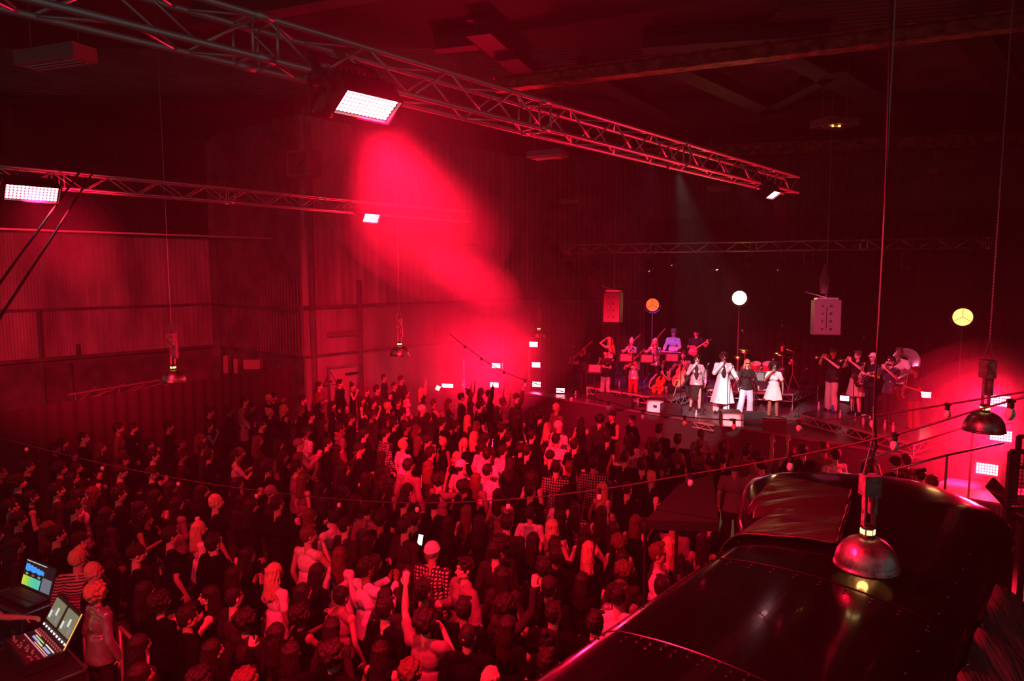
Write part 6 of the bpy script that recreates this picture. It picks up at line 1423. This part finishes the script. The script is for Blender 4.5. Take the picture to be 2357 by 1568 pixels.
# ------------------------------------------------------------------ beyond the stage end: table, barrier, mesh stair
tp = [PZ(2120, 1128, .95), PZ(2310, 1160, .95), PZ(2322, 1118, .95), PZ(2185, 1100, .95)]; c = sum(tp, V()) / 4; t = empty('side_table', (c.x, c.y, 0), 'flat table top shining red below the glaring LED blocks', 'table'); mb = MB(); mb.prism([(a.x - c.x, a.y - c.y) for a in tp][::-1], .91, .95); mb.build('table_top', mat('grey laminate', (.4, .34, .34), .5), t)
for a in tp: mb = MB(); mb.tube([((a.x - c.x) * .95, (a.y - c.y) * .95, .91), ((a.x - c.x) * .95, (a.y - c.y) * .95, 0)], .02, 8); mb.build('leg', STEEL, t)
def meshpanel(x0, x1, y0, y1, Y, label):
    p = PY(x0, y1, Y); q = PY(x1, y1, Y); z1 = PY(x0, y0, Y).z; z0 = max(.02, p.z); L = (V((q.x - p.x, q.y - p.y, 0))).length; t = empty('mesh_barrier', (p.x, p.y, 0), label, 'barrier', 'steel mesh panels'); mb = MB()
    for a, b in (((0, 0, z0), (0, 0, z1)), ((L, 0, z0), (L, 0, z1)), ((0, 0, z1), (L, 0, z1)), ((0, 0, z0), (L, 0, z0))): mb.bar(a, b, .05, .05, up=V((0, 1, 0)))
    mb.build('frame', BLACK, t); mb = MB()
    for k in range(int(L / .05)): mb.bar((.05 * k, 0, z0), (.05 * k, 0, z1), .006, .006, up=V((0, 1, 0)))
    for k in range(int((z1 - z0) / .05)): mb.bar((0, 0, z0 + .05 * k), (L, 0, z0 + .05 * k), .006, .006, up=V((0, 1, 0)))
    mb.build('wire_mesh', BLACK, t); 
    if z0 > .03: mb = MB(); [mb.bar((x, 0, 0), (x, 0, z0), .05, .05, up=V((0, 1, 0))) for x in (0, L)]; mb.build('leg', BLACK, t)
meshpanel(2318, 2420, 1040, 1170, 7.9, 'dark steel mesh panel at the edge of the balcony stair')
meshpanel(2340, 2440, 1005, 1075, 9.5, 'farther dark steel mesh panel behind the balcony stair post')
st = PZ(2360, 1150, 1.9); t = empty('mesh_stair', (st.x, st.y, 0), 'flight of steel mesh steps at the frame edge below the red glare', 'stair'); 
for k in range(4): mb = MB(); mb.box((0 + .1 * k, -.3 * k, 2.0 - .2 * k), (.9, .28, .03)); mb.build('step', mat('step grating', (.25, .18, .18), .4, .6, bump=1, bscale=40), t)
mb = MB(); [mb.bar((s * .45 + .05, .2, 2.1), (s * .45 + .35, -1.1, 1.25), .04, .2) for s in (-1, 1)]; mb.bar((.1, .1, 2.0), (.1, .1, 0), .06, .06); mb.build('stringer', BLACK, t)
for x0, y0, x1, y1, z, l in ((2025, 1000, 2357, 985, 1.3, ''),):
    pass
r0, r1 = PZ(2098, 1050, 2.0), PZ(2250, 1010, 2.0); wire('barrier_rail', [PY(1980, 1062, 12.5), PY(2100, 1022, 12.6), PY(2240, 978, 12.7), PY(2330, 975, 12.8)], .02, ALU, 'upper red-lit rail slanting beyond the stage end', 'rail')
wire('barrier_rail', [PY(2055, 1082, 11.5), PY(2180, 1048, 11.6), PY(2310, 1020, 11.7)], .02, ALU, 'lower red-lit rail slanting beyond the stage end', 'rail')
for ip, pp in enumerate((PY(2180, 1048, 11.6), PY(2240, 978, 12.7), PY(1980, 1062, 12.5))):
    t = empty('barrier_post', (pp.x, pp.y, 0), 'slim steel post under %s' % ['the lower slanting rail beyond the stage end', 'the upper slanting rail near the LED blocks', 'the upper slanting rail near the brass riser'][ip], 'post'); mb = MB(); mb.tube([(0, 0, 0), (0, 0, pp.z)], .02, 8); mb.build('tube', ALU, t)
# ------------------------------------------------------------------ smoke drifting at the stage corner
def smoke(c, r, dens, label):
    mb = MB(); mb.ell((0, 0, 0), r, nu=32, nv=20); m = bpy.data.materials.new('smoke'); m.use_nodes = True; nn_ = m.node_tree.nodes; nn_.clear(); o = nn_.new('ShaderNodeOutputMaterial'); s = nn_.new('ShaderNodeVolumeScatter')
    s.inputs['Density'].default_value = dens; s.inputs['Anisotropy'].default_value = .2; m.node_tree.links.new(s.outputs[0], o.inputs['Volume']); o = mb.build('smoke', m); o.location = c; tag(o, label, 'smoke', kind='stuff'); return o
for k, s in enumerate((1, .72, .45)): smoke(PY(1060, 740, 22.0), (4.1 * s, 2.4 * s, 3.4 * s), .055, 'drifting smoke at the stage corner')

def beam_smoke(p, q, r, dens, label):  # smoke pockets added along the light beams to make them show
    p = V(p); q = V(q); R = (q - p).to_track_quat('Z', 'Y').to_euler(); L = (q - p).length / 2
    for s in (1, .8, .55):
        o = smoke((p + q) / 2, (r * s, r * s, L * (s ** .5)), dens, label); o.rotation_euler = R
beam_smoke(PY(800, 100, 5.2), PY(1060, 620, 9.5), 1.0, .045, 'smoke hanging in the beam of the large lit panel')
beam_smoke(PY(850, 490, 13.6), PY(1190, 700, 18), .8, .06, 'smoke hanging in the beam of the far truss light')
beam_smoke(PY(70, 420, 11.2), PY(230, 640, 13), .9, .03, 'smoke hanging below the far truss light')
for s in (1.1, .9, .72, .55, .4): smoke(PY(2275, 1010, 13.0), (2.1 * s, 1.1 * s, 1.8 * s), .038, 'red-lit smoke around the LED blocks beyond the brass riser')  # smoke pocket added so a red glow forms round these blocks
# ------------------------------------------------------------------ haze filling the hall
def haze(name, c, d, dens, an=.4, R=None):
    mb = MB(); mb.box((0, 0, 0), d)
    m = bpy.data.materials.new(name); m.use_nodes = True; n = m.node_tree.nodes; n.clear()
    o = n.new('ShaderNodeOutputMaterial'); s = n.new('ShaderNodeVolumeScatter')
    s.inputs['Density'].default_value = dens; s.inputs['Anisotropy'].default_value = an; s.inputs['Color'].default_value = (1, 1, 1, 1)
    m.node_tree.links.new(s.outputs[0], o.inputs['Volume'])
    o = mb.build(name, m); o.location = c; tag(o, 'thin theatrical haze hanging through the whole hall', 'haze', kind='stuff'); return o
haze('haze', (2, 14, 5), (70, 60, 14), HAZE)
